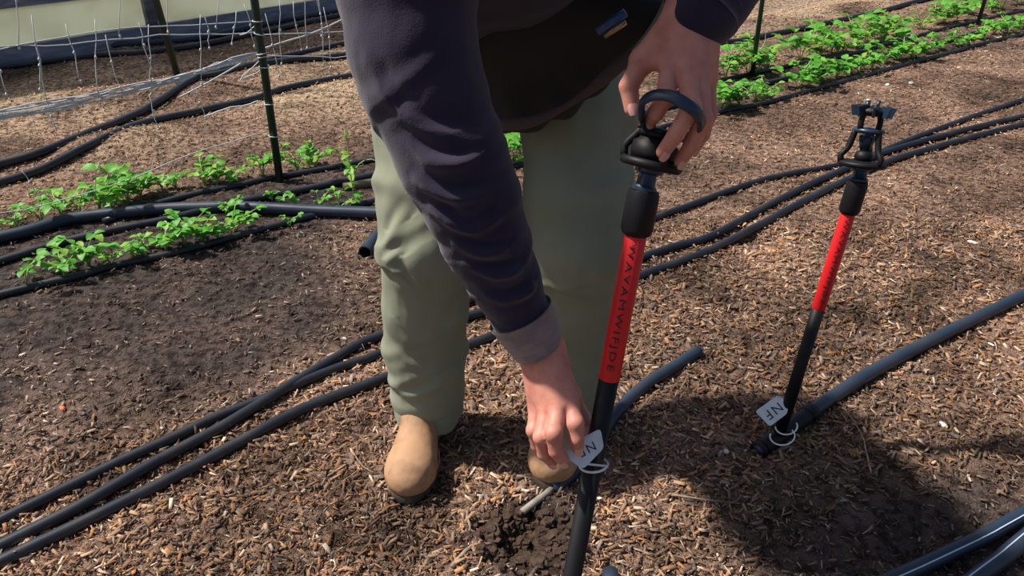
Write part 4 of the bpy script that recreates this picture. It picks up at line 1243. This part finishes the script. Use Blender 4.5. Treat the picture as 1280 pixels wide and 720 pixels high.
# --- boots
def boot(toe, heel, name, tilt=0):
    d = Vector((toe.x - heel.x, toe.y - heel.y, 0)).normalized(); s = Vector((-d.y, d.x, 0))
    g = max(gzf(toe.x, toe.y), gzf(heel.x, heel.y)) + .003
    heel = Vector((toe.x, toe.y, 0)) - d * .285
    def q(f, x, z): p = heel + d * f + s * x; return npv((p.x, p.y, g + z))
    R = np.array([[d.x, s.x, 0], [d.y, s.y, 0], [0, 0, 1.0]])
    root = empty(name, (heel.x, heel.y, g))
    up_ = [ell(q(.205, 0, .040), (.076, .052, .047), R, .02), ell(q(.228, 0, .038), (.057, .050, .041), R, .02), cap(q(.05, 0, .045), q(.19, 0, .044), .036, .040, .02),
           cap(q(.055, 0, .05), q(.065, 0, .15), .042, .046, .02), cap(q(.15, 0, .055), q(.075, 0, .12), .034, .040, .03)]
    up = sculpt('upper', up_, [], .003, M_boot, disp=lambda V: .0015 * fbm(V * 40, 3, 4) - np.clip((g + .012 - V[:, 2]), 0, .1) * 0)
    up.parent = man; up.matrix_parent_inverse = Matrix.Translation(-man.location)
    # sole outline
    V = []; F = []; n = 40
    ring = []
    for i in range(n):
        a = 2 * math.pi * i / n; f = .1425 + .1445 * math.cos(a)
        wv = (.044 + .013 * sstep(.10, .2, np.array(f)) - .006 * np.exp(-((f - .11) / .03) ** 2))
        sx = math.sin(a); x = math.copysign(abs(sx) ** .75, sx) * float(wv)
        ring.append((f, x))
    for z, k in ((0, .97), (.004, 1.0), (.016, 1.0), (.020, .985)):
        for f, x in ring: V.append(tuple(q(.1425 + (f - .1425) * k, x * k, z)))
    for l in range(3):
        for i in range(n): F.append((l * n + i, l * n + (i + 1) % n, (l + 1) * n + (i + 1) % n, (l + 1) * n + i))
    F.append(tuple(reversed(range(n)))); F.append(tuple(range(3 * n, 4 * n)))
    so = auto_smooth(mesh_obj('sole', V, F, M_sole)); 
    # welt seam
    w = MB().tube([Vector(q(.1425 + (f - .1425) * .96, x * .96, .021)) for f, x in ring] + [Vector(q(.1425 + (ring[0][0] - .1425) * .96, ring[0][1] * .96, .021))], .0018, 6).build('welt', M_boot)
    bpy.data.objects.remove(root)
    up.name = name
    for o in (so, w):
        o.parent = up
    return up
boot(G(508, 632), G(537, 520), 'boot')
boot(G(684, 616), G(714, 512), 'boot')

# the tag in his fingers
root = empty('marker_tag', P(735, 560, 1.085))
plate([(704, 569), (722, 550), (750, 535), (755, 560), (730, 588)], [1.068, 1.070, 1.074, 1.074, 1.066], .0016, root, 'NF', ((750, 544, 1.10), (715, 572, 1.07)), .018, (734, 561, 1.07))
fb = aN.lerp(bN, frac(aN, bN, 581))
m = MB(); m.torus(.0195, .0017, n=30, m=6)
o = m.build('tie_loop', M_wire)
q = (bN - aN).normalized().to_track_quat('Z', 'Y').to_matrix() @ Matrix.Rotation(-.15, 3, 'X') @ Matrix.Rotation(.2, 3, 'Y')
for vv in o.data.vertices: vv.co = q @ vv.co + fb + Vector((.001, 0, 0))
rel(o, root)
rel(MB().tube([P(729, 578, 1.078), P(735, 580, 1.072), fb + q @ Vector((-.0195, -.004, 0))], .0016, 6).build('tie_tail', M_wire), root)
tag(root, 'pale tag pinched in the lowered hand and looped to the held stake', 'tag')

# ------------------------------------------------------------------ odd bits on the ground
def pebble(px, size, mat, name, label, cat, flat=.5, sd_=0):
    c = G(*px); c.z = gzf(c.x, c.y) + size * flat * .5
    V = []; F = []; n, m_ = 9, 7; r = random.Random(sd_ + int(px[0]))
    ph = r.uniform(0, 6)
    V.append((0, 0, -size * flat))
    for j in range(1, m_):
        for i in range(n):
            a = 2 * math.pi * i / n; b = math.pi * j / m_
            k = 1 + .22 * math.sin(2 * a + ph) + r.uniform(-.12, .12)
            V.append((size * k * math.sin(b) * math.cos(a), size * .7 * k * math.sin(b) * math.sin(a), -size * flat * math.cos(b)))
    V.append((0, 0, size * flat))
    for i in range(n): F.append((0, 1 + (i + 1) % n, 1 + i))
    for j in range(m_ - 2):
        for i in range(n): F.append((1 + j * n + i, 1 + j * n + (i + 1) % n, 1 + (j + 1) * n + (i + 1) % n, 1 + (j + 1) * n + i))
    e = 1 + (m_ - 1) * n
    for i in range(n): F.append((1 + (m_ - 2) * n + i, 1 + (m_ - 2) * n + (i + 1) % n, e))
    o = mesh_obj(name, V, F, mat); o.location = c; o.rotation_euler = (0, 0, r.uniform(0, 3)); tag(o, label, cat); return o
pebble((79, 513), .011, M_orange, 'orange_petal', 'small orange-red scrap on shade-darkened soil at far left', 'leaf', .5)
pebble((1215, 306), .017, M_pale, 'pale_chip', 'pale flat wood chip alone on the litter at right', 'chip', .25)
pebble((907, 567), .010, M_pale, 'white_pebble', 'whitish pebble on sunlit chips left of the standing sprinkler', 'pebble', .6)
pebble((1097, 71), .030, M_orange, 'orange_leaf', 'orange leaf among seedlings at upper right', 'leaf', .4)
pebble((1139, 104), .022, M_pale, 'pale_chip', 'pale chip beyond the sprinkler head, near the seedling row', 'chip', .4)
pebble((1109, 107), .022, M_pale, 'pale_chip', 'flat pale chip directly above the standing sprinkler head', 'chip', .25)
pebble((1180, 529), .012, M_pale, 'white_pebble', 'small whitish pebble on shaded ground right of the sprinkler foot', 'pebble', .4)
pebble((431, 425), .008, M_pale, 'white_pebble', 'small white pebble above the hoses left of the trouser leg', 'pebble', .5)
pebble((637, 632), .0, M_pale, 'x', 'x', 'x') if False else None
def twig(pxs, r, label, h=.006):
    pts = []
    for p in pxs:
        q = G(*p); q.z = gzf(q.x, q.y) + h; pts.append(q)
    path = catmull(pts, .015)
    o = MB().tube(path, [r * (1 - .6 * i / len(path)) for i in range(len(path))], 6).build('twig', M_twig); tag(o, label, 'twig')
twig([(1090, 590), (1082, 562), (1078, 545), (1062, 520), (1050, 508)], .0024, 'thin pale twig on the ground right of the standing sprinkler')
twig([(1010, 497), (1030, 500), (1050, 503)], .002, 'short twig against the supply hose by the standing sprinkler')
twig([(585, 640), (584, 655), (588, 665), (586, 672)], .0035, 'pale curved twig on the chips in front of the near boot gap')
twig([(835, 622), (880, 630), (925, 632)], .003, 'brown twig lying flat between the two sprinklers')
twig([(440, 565), (455, 585), (472, 592)], .002, 'thin pale twig left of the sunlit boot')
twig([(565, 712), (590, 690), (618, 680)], .006, 'dirty stick lying at the bottom edge beside the dug hole')
# clods round the hole
def clods():
    V = []; Q = []
    m = MB(); r = random.Random(12)
    for i in range(420):
        a = r.uniform(0, 6.283); d = abs(r.gauss(.02, .065)); x, y = HOLE.x + math.cos(a) * d * 1.1, HOLE.y + math.sin(a) * d
        s = r.uniform(.003, .013) * (1.2 if d < .09 else .7)
        c = Vector((x, y, gzf(x, y) + s * .4)); vs = []
        for j in range(1, 4):
            for k in range(6):
                b = math.pi * j / 4; an = k * math.pi / 3; kk = s * r.uniform(.7, 1.25)
                vs.append(c + Vector((kk * math.sin(b) * math.cos(an), kk * math.sin(b) * math.sin(an), kk * .8 * math.cos(b))))
        F = [(0, 1, 2, 3, 4, 5)] + [(l * 6 + k, (l + 1) * 6 + k, (l + 1) * 6 + (k + 1) % 6, l * 6 + (k + 1) % 6) for l in range(2) for k in range(6)]
        m.add(vs, F)
    o = m.build('soil_crumbs', M_clod, smooth=False)
    tag(o, 'dark crumbled soil around the small hole before the boots', 'soil', kind='stuff')
clods()
